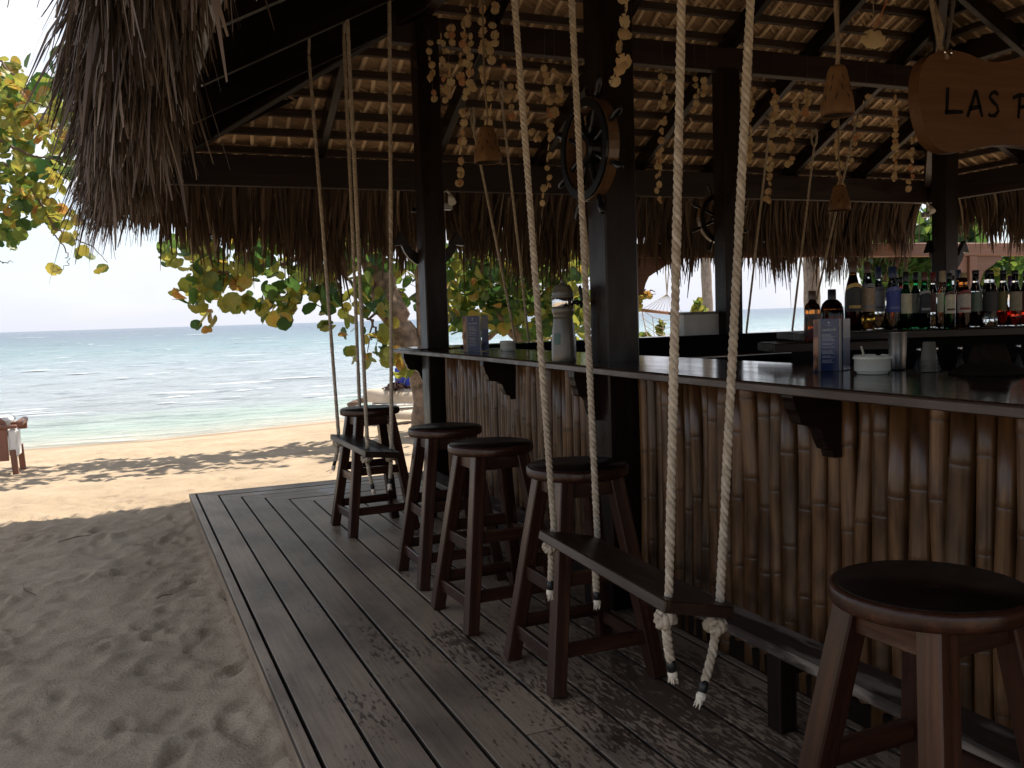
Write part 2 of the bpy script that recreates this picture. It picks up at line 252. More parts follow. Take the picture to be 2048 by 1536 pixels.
# ------------------------------------------------------------------ mesh building
class MB:
    def __init__(s): s.v = []; s.f = []; s.g = []; s.t = []; s.sm = []
    def add(s, verts, faces, g=None, tint=0.0, smooth=False):
        o = len(s.v); s.v += [tuple(map(float, p)) for p in verts]
        s.g += [tuple(map(float, p)) for p in (g if g is not None else verts)]
        s.t += list(tint) if hasattr(tint, '__len__') else [tint] * len(verts)
        s.f += [tuple(i + o for i in f) for f in faces]; s.sm += [smooth] * len(faces); return s
    def frame(s, c, ax, ay, az, size, bev=0.0, off=None):
        """chamfered box: centre, three unit axes (ax along the grain), full sizes"""
        c = np.array(c, float); A = np.array([ax, ay, az], float); h = np.array(size, float) / 2
        b = min(bev, h.min() * 0.9); r = off if off is not None else random.random() * 50
        V, Fc, idx = [], [], {}
        if b <= 0:
            for sx in (-1, 1):
                for sy in (-1, 1):
                    for sz in (-1, 1): V.append((sx * h[0], sy * h[1], sz * h[2]))
            Fc = [(0, 1, 3, 2), (4, 6, 7, 5), (0, 4, 5, 1), (2, 3, 7, 6), (0, 2, 6, 4), (1, 5, 7, 3)]
        else:
            for sx in (-1, 1):
                for sy in (-1, 1):
                    for sz in (-1, 1):
                        for k in range(3):
                            q = np.array([sx, sy, sz]) * (h - b); q[k] = (sx, sy, sz)[k] * h[k]
                            idx[(sx, sy, sz, k)] = len(V); V.append(tuple(q))
            def quad(pts):
                P = [np.array(V[i]) for i in pts]; nrm = np.cross(P[1] - P[0], P[2] - P[0])
                Fc.append(tuple(pts) if nrm.dot(sum(P)) > 0 else tuple(reversed(pts)))
            for k in range(3):
                a, bb = [i for i in range(3) if i != k]
                for sk in (-1, 1):
                    pts = []
                    for sa, sb in ((-1, -1), (1, -1), (1, 1), (-1, 1)):
                        key = [0, 0, 0]; key[k] = sk; key[a] = sa; key[bb] = sb; pts.append(idx[(*key, k)])
                    quad(pts)
                for sa in (-1, 1):
                    for sb in (-1, 1):
                        def I(sk, which):
                            key = [0, 0, 0]; key[k] = sk; key[a] = sa; key[bb] = sb; return idx[(*key, which)]
                        quad([I(-1, a), I(1, a), I(1, bb), I(-1, bb)])
            for sx in (-1, 1):
                for sy in (-1, 1):
                    for sz in (-1, 1): quad([idx[(sx, sy, sz, k)] for k in range(3)])
        L = np.array(V); s.add(c + L @ A, Fc, g=L + r); return s
    def box(s, lo, hi, bev=0.0, grain=None):
        lo = np.array(lo, float); hi = np.array(hi, float); d = hi - lo
        k = int(np.argmax(d)) if grain is None else grain
        o = [k] + [i for i in range(3) if i != k]
        E = np.eye(3)[o]
        return s.frame((lo + hi) / 2, E[0], E[1], E[2], d[o], bev)
    def beam(s, p0, p1, wd, ht, bev=0.0, up=(0, 0, 1), roll=0.0):
        p0 = np.array(p0, float); p1 = np.array(p1, float); a = p1 - p0; L = np.linalg.norm(a); a /= L
        sd_ = np.cross(np.array(up, float), a)
        if np.linalg.norm(sd_) < 1e-6: sd_ = np.cross(np.array([0, 1, 0.]), a)
        sd_ /= np.linalg.norm(sd_); u = np.cross(a, sd_)
        return s.frame((p0 + p1) / 2, a, sd_, u, (L, wd, ht), bev)
    def tube(s, pts, rad, n=8, cap=True, tint=0.0, smooth=True, twist=0.0):
        P = [np.array(p, float) for p in pts]; m_ = len(P); rads = rad if hasattr(rad, '__len__') else [rad] * m_
        tn = tint if hasattr(tint, '__len__') else [tint] * m_
        V, G, T, Fc = [], [], [], []; t0 = P[1] - P[0]; t0 /= np.linalg.norm(t0)
        ref = np.array([0, 0, 1.]) if abs(t0[2]) < 0.9 else np.array([1., 0, 0]); x = np.cross(ref, t0); x /= np.linalg.norm(x)
        dist = 0; r0 = random.random() * 30
        for i in range(m_):
            tg = (P[min(i + 1, m_ - 1)] - P[max(i - 1, 0)]); tg = tg / (np.linalg.norm(tg) + 1e-9)
            x = x - tg * x.dot(tg); x /= np.linalg.norm(x) + 1e-9; y = np.cross(tg, x)
            if i: dist += np.linalg.norm(P[i] - P[i - 1])
            for k in range(n):
                a = 2 * math.pi * k / n + twist * i
                d = x * math.cos(a) + y * math.sin(a); V.append(P[i] + d * rads[i]); G.append((dist + r0, r0 + rads[i] * math.cos(a), r0 + rads[i] * math.sin(a))); T.append(tn[i])
        for i in range(m_ - 1):
            for k in range(n): Fc.append((i * n + k, i * n + (k + 1) % n, (i + 1) * n + (k + 1) % n, (i + 1) * n + k))
        s.add(V, Fc, G, T, smooth)
        if cap:
            o = len(s.v) - len(V); s.f += [tuple(o + k for k in reversed(range(n))), tuple(o + (m_ - 1) * n + k for k in range(n))]; s.sm += [False, False]
        return s
    def lathe(s, prof, n=24, c=(0, 0, 0), axis=None, smooth=True, cap=True, tint=0.0):
        """prof: (radius, height) from bottom to top, about the z axis (or axis = 3x3 rows x,y,z) through c"""
        A = np.eye(3) if axis is None else np.array(axis, float); V, G, Fc = [], [], []; r0 = random.random() * 20
        for r, h in prof:
            for k in range(n):
                a = 2 * math.pi * k / n; L = np.array([r * math.cos(a), r * math.sin(a), h]); V.append(np.array(c) + L @ A); G.append(L + r0)
        m_ = len(prof)
        for i in range(m_ - 1):
            for k in range(n): Fc.append((i * n + k, i * n + (k + 1) % n, (i + 1) * n + (k + 1) % n, (i + 1) * n + k))
        s.add(V, Fc, G, tint, smooth)
        if cap:
            o = len(s.v) - len(V); s.f += [tuple(o + k for k in reversed(range(n))), tuple(o + (m_ - 1) * n + k for k in range(n))]; s.sm += [False, False]
        return s
    def prism(s, poly, ax, ay, az, c, th, tint=0.0):
        """2-D outline in (ax, ay) at c, thickness th along az"""
        ax, ay, az, c = (np.array(q, float) for q in (ax, ay, az, c)); n = len(poly); r0 = random.random() * 20
        V = [c + ax * p[0] + ay * p[1] - az * th / 2 for p in poly] + [c + ax * p[0] + ay * p[1] + az * th / 2 for p in poly]
        G = [(p[0] + r0, p[1] + r0, r0) for p in poly] + [(p[0] + r0, p[1] + r0, r0 + th) for p in poly]
        Fc = [tuple(range(n)), tuple(n + k for k in reversed(range(n)))] + [(k, n + k, n + (k + 1) % n, (k + 1) % n) for k in range(n)]
        area = sum(poly[k][0] * poly[(k + 1) % n][1] - poly[(k + 1) % n][0] * poly[k][1] for k in range(n))
        if (area > 0) == (np.cross(ax, ay).dot(az) > 0): Fc = [tuple(reversed(f)) for f in Fc]
        return s.add(V, Fc, G, tint)
    def build(s, name, mat, parent=None, kind=None):
        return arr_mesh(name, np.array(s.v), s.f, mat, parent, g=s.g, tint=s.t, smooth=s.sm, kind=kind)
def arr_mesh(name, v, f, mat, parent=None, g=None, tint=None, smooth=None, kind=None, attrs=None):
    me = bpy.data.meshes.new(name)
    if isinstance(f, np.ndarray):
        nf, k = f.shape
        me.vertices.add(len(v)); me.vertices.foreach_set('co', np.asarray(v, np.float32).ravel())
        me.loops.add(nf * k); me.loops.foreach_set('vertex_index', f.astype(np.int32).ravel())
        me.polygons.add(nf); me.polygons.foreach_set('loop_start', np.arange(0, nf * k, k, dtype=np.int32))
        me.update(calc_edges=True); me.validate()
    else: me.from_pydata([tuple(p) for p in v], [], f)
    if smooth is not None:
        sm = np.full(len(me.polygons), bool(smooth)) if isinstance(smooth, bool) else np.array(smooth, bool)
        if len(sm) == len(me.polygons): me.polygons.foreach_set('use_smooth', sm)
    def fa(nm, data, tp):
        a = me.attributes.new(nm, tp, 'POINT'); a.data.foreach_set('vector' if tp == 'FLOAT_VECTOR' else 'value', np.asarray(data, np.float32).ravel())
    if g is not None: fa('g', g, 'FLOAT_VECTOR')
    if tint is not None: fa('tint', tint, 'FLOAT')
    for nm, dt in (attrs or {}).items(): fa(nm, dt, 'FLOAT')
    me.materials.append(mat); ob = bpy.data.objects.new(name, me); COL.objects.link(ob)
    if parent: ob.parent = parent
    if kind: ob['kind'] = kind
    return ob
def thing(name, label, cat, loc=(0, 0, 0), group=None, rz=0.0, kind=None):
    o = bpy.data.objects.new(name, None); COL.objects.link(o); o.location = tuple(map(float, loc)); o.rotation_euler = (0, 0, rz); o.empty_display_size = 0.1
    return tag(o, label, cat, group, kind)
def tag(o, label=None, cat=None, group=None, kind=None):
    if label: o['label'] = label
    if cat: o['category'] = cat
    if group: o['group'] = group
    if kind: o['kind'] = kind
    return o
def dup(root, loc, rz=0.0, label=None):
    r = root.copy(); COL.objects.link(r); r.location = tuple(map(float, loc)); r.rotation_euler = (0, 0, rz)
    if label: r['label'] = label
    for ch in list(root.children):
        c_ = ch.copy(); COL.objects.link(c_); c_.parent = r
        for gr in list(ch.children):
            d_ = gr.copy(); COL.objects.link(d_); d_.parent = c_
    return r
def inst(ob, parent, loc, rot=None, scale=1.0):
    """another piece sharing ob's mesh"""
    o = ob.copy(); COL.objects.link(o); o.parent = parent; o.location = tuple(map(float, loc))
    if rot is not None: o.rotation_euler = rot
    o.scale = (scale,) * 3 if not hasattr(scale, '__len__') else scale
    return o
def strips(root, dirs, wid, length, nseg, taper, tint, bend=None):
    """many tapered blades at once: root (N,3), dirs (nseg,N,3) unit per segment, wid (N,3) half-width vectors, length (N,)"""
    N = len(root); P = [root]; 
    for k in range(nseg): P.append(P[-1] + dirs[k] * (length / nseg)[:, None])
    V = np.zeros((N, nseg + 1, 2, 3))
    for k in range(nseg + 1):
        V[:, k, 0] = P[k] - wid * taper[k]; V[:, k, 1] = P[k] + wid * taper[k]
    idx = np.arange(N)[:, None] * (2 * (nseg + 1)); F = []
    for k in range(nseg):
        b_ = idx + 2 * k; F.append(np.concatenate([b_, b_ + 1, b_ + 3, b_ + 2], 1))
    return V.reshape(-1, 3), np.concatenate(F, 0), np.repeat(tint, 2 * (nseg + 1))
def unit(a): return a / (np.linalg.norm(a, axis=-1, keepdims=True) + 1e-9)
def noise1(x, seed, scale):
    r = np.random.default_rng(seed); tb = r.random(4096); q = np.asarray(x) / scale + 700; i = np.floor(q).astype(int); f = q - i; f = f * f * (3 - 2 * f)
    return tb[i % 4096] * (1 - f) + tb[(i + 1) % 4096] * f
def noise2(x, y, seed, scale):
    r = np.random.default_rng(seed); tb = r.random((256, 256)); qx = x / scale + 512; qy = y / scale + 512
    i = np.floor(qx).astype(int); j = np.floor(qy).astype(int); fx = qx - i; fy = qy - j; fx = fx * fx * (3 - 2 * fx); fy = fy * fy * (3 - 2 * fy)
    g = lambda a, b_: tb[a % 256, b_ % 256]
    return (g(i, j) * (1 - fx) + g(i + 1, j) * fx) * (1 - fy) + (g(i, j + 1) * (1 - fx) + g(i + 1, j + 1) * fx) * fy

# ================================================================== ground and sea
LB = 8.3                                                            # side of the square pavilion
SEA_Z = -0.8
def shore_v(x): return 11.2 + 0.30 * np.clip(x, 0, 60)               # waterline
def sand_h(x, y):
    s_ = shore_v(x); t = np.clip((y - 0.6) / (s_ - 0.6), -0.05, 6)
    h = -0.13 + (SEA_Z + 0.13) * np.where(t < 1, np.clip(t, 0, 1) ** 1.1, t)
    return h
xs = np.unique(np.concatenate([np.linspace(-600, -40, 12), np.linspace(-40, -6, 30), np.arange(-6, -3, 0.08), np.arange(-3, 0.6, 0.022), np.arange(0.6, 6, 0.07), np.arange(6, 40, 0.6), np.linspace(40, 600, 12)]))
ys = np.unique(np.concatenate([np.linspace(-600, -30, 12), np.arange(-30, -10, 1.0), np.arange(-10, -6.6, 0.08), np.arange(-6.6, 1.5, 0.022), np.arange(1.5, 13.5, 0.055), np.arange(13.5, 40, 0.8)]))
X, Y = np.meshgrid(xs, ys, indexing='ij')
Z = sand_h(X, Y)
near = np.clip((X + 5.5) / 1.5, 0, 1) * np.clip((6 - X) / 1.5, 0, 1) * np.clip((Y + 9.5) / 1.0, 0, 1) * np.clip((shore_v(X) - 0.9 - Y) / 1.2, 0, 1)
rel = (noise2(X, Y, 1, 0.7) - .5) * 0.030 + (noise2(X + .3 * Y, Y, 2, 0.24) - .5) * 0.017 + (noise2(X, Y, 3, 0.10) - .5) * 0.020 + (noise2(X * .6 + .5 * Y, Y, 4, 0.05) - .5) * 0.010 - .020 * np.abs(noise2(X * .55 + .35 * Y, Y, 5, 0.19) * 2 - 1) - .018 * np.abs(noise2(X * .7 - .3 * Y, Y, 6, 0.10) * 2 - 1)
fr = np.random.default_rng(11)
for k in range(520):                                                # footprints: an oval dent with a pushed-up rim
    if k < 280: cx_, cy_ = fr.uniform(-2.0, 0.05), fr.uniform(-6.4, 0.6)
    else: cx_, cy_ = fr.uniform(-4, 3.5), fr.uniform(0.3, 10)
    an = fr.uniform(0, math.pi) if fr.random() < .45 else fr.normal(1.2, 0.4); sz = fr.uniform(0.55, 1.1); dp = fr.uniform(0.007, 0.022)
    i0, i1 = np.searchsorted(xs, [cx_ - .35, cx_ + .35]); j0, j1 = np.searchsorted(ys, [cy_ - .35, cy_ + .35])
    dx = X[i0:i1, j0:j1] - cx_; dy = Y[i0:i1, j0:j1] - cy_
    a_ = dx * math.cos(an) + dy * math.sin(an); b_ = -dx * math.sin(an) + dy * math.cos(an)
    q = np.sqrt((a_ / (0.14 * sz)) ** 2 + (b_ / (0.052 * sz)) ** 2)
    rel[i0:i1, j0:j1] += -dp * np.clip((1.1 - q) * 2.2, 0, 1) * (0.75 + .4 * np.tanh(a_ * 14)) + 0.4 * dp * np.exp(-((q - 1.25) / 0.22) ** 2)
Z = Z + rel * near
under = (X > 0.06) & (X < LB) & (Y < -0.06) & (Y > -8.7)
Z = np.where(under, -0.34, Z)
Z = Z + 0.02 * np.exp(-(X / 0.05) ** 2) * ((Y < 0) & (Y > -9))          # a little sand heaped against the deck edge
wet = np.clip(1 - np.abs(Y - (shore_v(X) - 0.35 + (noise2(X, Y, 8, 1.6) - .5) * 0.7)) / 0.55, 0, 1) * 0.8 + np.clip((Y - shore_v(X)) / .3, 0, 1)
nx, ny = X.shape; ii = np.arange(nx * ny).reshape(nx, ny)
F = np.stack([ii[:-1, :-1], ii[1:, :-1], ii[1:, 1:], ii[:-1, 1:]], -1).reshape(-1, 4)
sand = arr_mesh('sand', np.stack([X, Y, Z], -1).reshape(-1, 3), F, M['sand'], smooth=True, kind='structure', attrs={'wet': np.clip(wet, 0, 1).ravel()})
# sea: one sheet from the waterline to the horizon, with real ripples while they can be told apart
sxs = np.unique(np.concatenate([np.linspace(-9000, -300, 14), np.linspace(-300, -40, 40), np.arange(-40, -8, 0.8), np.arange(-8, 9, 0.16), np.arange(9, 70, 0.8), np.linspace(70, 400, 40), np.linspace(400, 9000, 14)]))
sys_ = np.unique(np.concatenate([np.arange(9, 17, 0.07), np.arange(17, 34, 0.16), np.arange(34, 90, 0.45), np.linspace(90, 300, 120), np.linspace(300, 9000, 30)]))
X, Y = np.meshgrid(sxs, sys_, indexing='ij'); ds = np.clip(Y - shore_v(X), 0, None)
amp = np.clip(ds / 6, 0.10, 1) * np.clip(1 - (ds - 60) / 200, 0, 1)
Z = SEA_Z + amp * ((noise2(X + .2 * Y, Y, 21, 1.1) - .5) * 0.10 + (noise2(X * .45, Y, 22, 0.5) - .5) * 0.07 + (noise2(X * .6, Y, 23, 0.24) - .5) * 0.03 + 0.04 * np.sin(Y * 1.5 + 3 * noise2(X, Y, 24, 6)))
nx, ny = X.shape; ii = np.arange(nx * ny).reshape(nx, ny)
F = np.stack([ii[:-1, :-1], ii[1:, :-1], ii[1:, 1:], ii[:-1, 1:]], -1).reshape(-1, 4)
arr_mesh('sea', np.stack([X, Y, Z], -1).reshape(-1, 3), F, M['sea'], smooth=True, kind='structure', attrs={'shore': np.clip(np.log(1 + ds / 1.2) / math.log(1 + 400 / 1.2), 0, 1).ravel()})
# foam: the breakers on the reef, scattered whitecaps and the wash at the waterline
fm = MB(); fr = np.random.default_rng(5)
def streak(x0, y0, ln, wd, z=SEA_Z + 0.12):
    n_ = max(4, int(ln / 1.2)); pts = [(x0 + ln * i / n_, y0 + fr.normal(0, wd * .25)) for i in range(n_ + 1)]; top, bot = [], []
    for i, (a, b_) in enumerate(pts):
        h = wd * math.sin(math.pi * (i + .3) / (n_ + .6)) * fr.uniform(.35, 1); top.append((a, b_ + h, z)); bot.append((a, b_ - h * .4, z + 0.002))
    for i in range(n_): fm.add([bot[i], bot[i + 1], top[i + 1], top[i]], [(0, 1, 2, 3)])
for x0, x1, px in ((-90, -30, 676), (60, 118, 0), (14, 60, 0), (-16, 6, 0)):
    pass
for (pa, pb, yy, wd) in ((0, 108, 676, 3.2), (112, 140, 684, 1.0), (150, 168, 687, .9), (172, 195, 690, .9), (300, 345, 672, 1.2), (360, 520, 672, 3), (540, 660, 661, 2.4), (230, 262, 676, 1.0), (610, 640, 650, 2), (250, 268, 675, .6), (330, 352, 702, .5), (60, 72, 708, .4), (1470, 1580, 634, 2.0), (1280, 1340, 640, 2.0), (1600, 1640, 629, 2)):
    a = onz(pa, yy + .03 * (250 - pa) * .3, SEA_Z); b_ = onz(pb, yy + .03 * (250 - pa) * .3, SEA_Z)
    for k in range(3): streak(a[0] + fr.uniform(0, .2) * (b_[0] - a[0]), a[1] + fr.normal(0, wd * 1.2), (b_[0] - a[0]) * fr.uniform(.45, .85), wd * fr.uniform(.4, 1))
for k in range(150):
    y_ = 18 + 130 * fr.random() ** 1.5; x_ = fr.uniform(-.42, .62) * y_ - 2; streak(x_, y_, fr.uniform(.5, 2.2) * (1 + y_ / 60), fr.uniform(.05, .16) * (1 + y_ / 40), SEA_Z + 0.06)
for k in range(34):
    x_ = fr.uniform(-6, 6); streak(x_, shore_v(x_) + fr.uniform(-.1, .9), fr.uniform(.8, 2.2), fr.uniform(.02, .06), SEA_Z + 0.03)
fm.build('sea_foam', M['foam'], kind='stuff')

# ================================================================== deck
deck = thing('deck', 'weathered grey brown plank deck with mitred corner around the bar', None, kind='structure')
def plank(poly, z0=-0.032, z1=0.0, name='plank', par=None, mat='deck', along=1):
    """board from a plan polygon, with a small round over"""
    n_ = len(poly); cxy = np.mean(np.array(poly), 0); b_ = 0.0025; V, G = [], []; r = random.random() * 60
    rings = [(0, z0), (0, z1 - b_), (b_, z1)]
    for ins, zz in rings:
        for p in poly:
            d = np.array(p) - cxy; q = np.array(p) - np.sign(d) * ins; V.append((q[0], q[1], zz)); G.append((q[along] + r, q[1 - along] + r, zz))
    Fc = [tuple(2 * n_ + k for k in range(n_))] + [(i * n_ + k, i * n_ + (k + 1) % n_, (i + 1) * n_ + (k + 1) % n_, (i + 1) * n_ + k) for i in range(2) for k in range(n_)]
    area = sum(poly[k][0] * poly[(k + 1) % n_][1] - poly[(k + 1) % n_][0] * poly[k][1] for k in range(n_))
    if area < 0: Fc = [tuple(reversed(f)) for f in Fc]
    return MB().add(V, Fc, G, [1.0] * n_ + [.75] * n_ + [0.0] * n_).build(name, M[mat], par or deck)
gp = 0.0068; edges = [0.0, 0.053] + [0.053 + 0.1645 * k for k in range(1, 12)]
pr = random.Random(3)
for k in range(len(edges) - 1):
    a, b_ = edges[k] + (gp if k else 0), edges[k + 1] - gp
    zt = 0.0 + pr.uniform(-.0015, .0015)
    ends = [-8.7]; pr.uniform(-5.7, -2.9)
    if k == 5: ends = [-5.37, -8.7]
    if k == 9: ends = [-4.3, -8.7]
    v0 = None
    for e in ends:                                                   # boards along the near-left side
        if v0 is None: poly = [(a, -a), (a, e), (b_, e), (b_, -b_)]
        else: poly = [(a, v0 - .004), (a, e), (b_, e), (b_, v0 - .004)]
        plank(poly, z1=zt); v0 = e
    e = LB; poly = [(a, -a), (b_, -b_), (e, -b_), (e, -a)]            # boards along the far side
    m_ = pr.uniform(2.6, 4.2)
    plank([(a, -a), (b_, -b_), (m_, -b_), (m_, -a)], z1=zt, along=0); plank([(m_ + .008, -a), (m_ + .008, -b_), (e, -b_), (e, -a)], z1=zt, along=0)
fx = MB(); fx.box((0.006, -8.7, -0.20), (0.028, 0.0, -0.036), .004); fx.build('fascia_board', M['deck'], deck)
fx = MB(); fx.box((0.03, -0.028, -0.20), (LB, -0.006, -0.036), .004); fx.build('fascia_board', M['deck'], deck)
fx = MB()
for k in range(18): fx.box((0.05, -0.35 - .48 * k, -0.14), (1.9, -0.29 - .48 * k, -0.034))
fx.build('joist', M['black'], deck)
fx = MB(); fx.box((1.78, -8.7, -0.10), (LB, -1.70, -0.05)); fx.build('bar_floor', M['black'], deck)
# ================================================================== the thatched pavilion
pav = thing('thatched_pavilion', 'open thatched pavilion with dark timber posts and woven palm ceiling over the bar', 'pavilion')
SL = 0.52; RB = 2.84                                                  # roof slope, rafter underside at the eave
RU0, RU1, RV0, RV1 = 1.72, 6.91, -1.50, -6.90                         # inner ring of posts
def side(k):
    """frame of roof side k: origin corner, along, inward (far, left, right, near)"""
    return [((0, 0), (1, 0), (0, -1)), ((0, 0), (0, -1), (1, 0)), ((LB, 0), (0, -1), (-1, 0)), ((0, -LB), (1, 0), (0, 1))][k]
def sp(k, s_, d, z):
    o, a, i = side(k); return np.array([o[0] + a[0] * s_ + i[0] * d, o[1] + a[1] * s_ + i[1] * d, z])
PW = 0.17
for i, (x, y, zt) in enumerate([(RU0, RV0, 3.60), (1.69, -4.30, 3.42), (4.39, RV0, 3.42), (6.91, RV0, 3.60), (6.80, -4.2, 3.42), (RU0, RV1, 3.6), (4.3, RV1, 3.42), (6.8, RV1, 3.6)]):
    b = MB(); b.frame((x, y, (zt - 0.1) / 2), (0, 0, 1), (1, 0, 0), (0, 1, 0), (zt + 0.1, PW, PW), 0.008); b.build('post', M['beam'], pav)
for k in range(4):
    b = MB(); eo = -.055 if k == 1 else 0.0; eh = .17 if k == 1 else .26; b.beam(sp(k, -0.05, eo, 2.82 - eh / 2), sp(k, LB + 0.05, eo, 2.82 - eh / 2), 0.075, eh, 0.006); b.build('eave_beam', M['ring'], pav)
for p0, p1 in (((RU0 - .25, RV0), (RU1 + .25, RV0)), ((RU0 - .25, RV1), (RU1 + .25, RV1)), ((RU0, RV0 + .25), (RU0, RV1 - .25)), ((RU1, RV0 + .25), (RU1, RV1 - .25))):
    dz = 0 if p0[1] == p1[1] else 0.203
    b = MB(); b.beam((*p0, 3.50 + dz), (*p1, 3.50 + dz), 0.10, 0.20, 0.006); b.build('ring_beam', M['ring'], pav)
def rz(d): return RB + SL * d
for k in range(4):
    b = MB(); c0 = sp(k, 0, 0, 0) if k != 3 else np.array([LB, -LB, 0])
    b.beam((c0[0], c0[1], RB + .02), (LB / 2, -LB / 2, rz(LB / 2) + .02), 0.075, 0.27, 0.006); b.build('hip_rafter', M['ring'], pav)
RAFT = {0: [1.24, 2.30, 3.36, 4.48, 5.36, 6.38, 7.36], 1: [0.32, 1.47, 2.60, 3.72, 4.85, 5.98, 7.10], 2: [1.2, 2.3, 3.4, 4.5, 5.6, 6.7], 3: [1.2, 2.4, 3.6, 4.8, 6.0, 7.1]}
for k in range(4):
    for s_ in RAFT[k]:
        dmax = min(s_, LB - s_) - 0.03
        if k == 1 and s_ < 0.5: dmax = 0.95
        dn = 0.11 if k == 1 else 0.0
        b = MB(); o_ = (0.165 - dn) / 2
        b.beam(sp(k, s_, -0.02 if dn else -.36, rz(-.02 if dn else -.36) + o_), sp(k, s_, dmax, rz(dmax) + o_), 0.065, 0.155 + dn, 0.005); b.build('rafter', M['beam'], pav)
for k in range(4):
    for c in range(-1, 18):
        d = 0.02 + 0.226 * c; z = rz(d) + 0.168
        if LB - 2 * d < 0.3: continue
        b = MB(); b.beam(sp(k, d + .02, d, z), sp(k, LB - d - .02, d, z), 0.056, 0.058, 0.004, up=(0, 0, 1)); b.build('batten', M['batten'], pav)
# solid thatch above the weave, four slopes with thickness
b = MB(); q = 0.44
lo = [(-q, q), (LB + q, q), (LB + q, -LB - q), (-q, -LB - q)]
zb = rz(-q) + 0.235; za = rz(LB / 2) + .235
V = [(x, y, zb) for x, y in lo] + [(LB / 2, -LB / 2, za)] + [(x, y, zb + .16) for x, y in lo] + [(LB / 2, -LB / 2, za + .22)]
b.add(V, [(0, 4, 1), (1, 4, 2), (2, 4, 3), (3, 4, 0), (5, 6, 9), (6, 7, 9), (7, 8, 9), (8, 5, 9), (0, 1, 6, 5), (1, 2, 7, 6), (2, 3, 8, 7), (3, 0, 5, 8)], tint=0.1)
b.build('thatch_layer', M['fringe'], pav)
# woven palm: midribs and leaflets of every frond course, seen from below
def weave(k, seed):
    r = np.random.default_rng(seed); o, a, i = side(k); A = np.array([*a, 0.0]); I = np.array([i[0], i[1], SL]); I /= np.linalg.norm(I); Nn = np.cross(A, I); Nn = Nn if Nn[2] < 0 else -Nn
    sc = math.sqrt(1 + SL * SL); RV, RF, RT, LV, LF, LT = [], [], [], [], [], []; rn = ln_ = 0
    for c in range(-2, 18):
        d0 = 0.226 * c + 0.02; s_ = max(d0, -.3) + r.uniform(0, .15)
        while s_ < LB - d0:
            base = sp(k, s_, d0 - .02, rz(d0 - .02) + 0.203 + r.uniform(-.004, .004)); L = (0.226 + .05) * sc; skew = r.normal(0, 0.07); dr = unit(I + A * skew); hw = r.uniform(.013, .019); tt = r.uniform(.75, 1)
            p0 = base + Nn * .006; p1 = p0 + dr * L
            RV += [p0 - A * hw, p0 + A * hw, p1 + A * hw, p1 - A * hw, p0 - A * hw - Nn * .012, p0 + A * hw - Nn * .012, p1 + A * hw - Nn * .012, p1 - A * hw - Nn * .012]; RT += [tt] * 8
            RF += [[rn, rn + 1, rn + 2, rn + 3], [rn, rn + 3, rn + 7, rn + 4], [rn + 1, rn + 5, rn + 6, rn + 2]]; rn += 8
            ft = r.uniform(.25, .6); sg = 1 if r.random() < .85 else -1; sag = r.uniform(.2, .5)
            for m_ in range(17):
                q0 = base + dr * (L * (m_ + r.uniform(-.3, .3)) / 17) + Nn * .002; an = r.normal(.62, .08)
                for sd2 in ((sg, -sg) if m_ % 2 else (sg,)):
                    if sd2 != sg and r.random() < .93: continue
                    dv = unit(A * sd2 * math.cos(an) - I * math.sin(an) * .8 + Nn * r.normal(0.0, .018)); ll = r.uniform(.13, .17); hwv = (I * .8 + Nn * r.uniform(-.15, .35)) * r.uniform(.0045, .008)
                    e = q0 + dv * ll; LV += [q0 - hwv, q0 + hwv, e + hwv * .6, e - hwv * .6]; LT += [min(1, max(0, ft + r.normal(0, .11)))] * 4; LF.append([ln_, ln_ + 1, ln_ + 2, ln_ + 3]); ln_ += 4
            s_ += r.uniform(.125, .175)
    o1 = arr_mesh('frond_midribs', np.array(RV), np.array(RF), M['thatch'], pav, tint=RT, kind='stuff')
    o2 = arr_mesh('palm_leaflets', np.array(LV), np.array(LF), M['thatch'], pav, tint=LT, kind='stuff')
    d1 = -.45; nA = 2
    b = MB(); P = [sp(k, d1, d1, rz(d1) + .226), sp(k, LB - d1, d1, rz(d1) + .226), sp(k, LB / 2, LB / 2, rz(LB / 2) + .226)]
    b.add(P, [(0, 1, 2)], tint=0.12); b.build('palm_mat', M['thatch'], pav)
for k in range(4): weave(k, 40 + k)
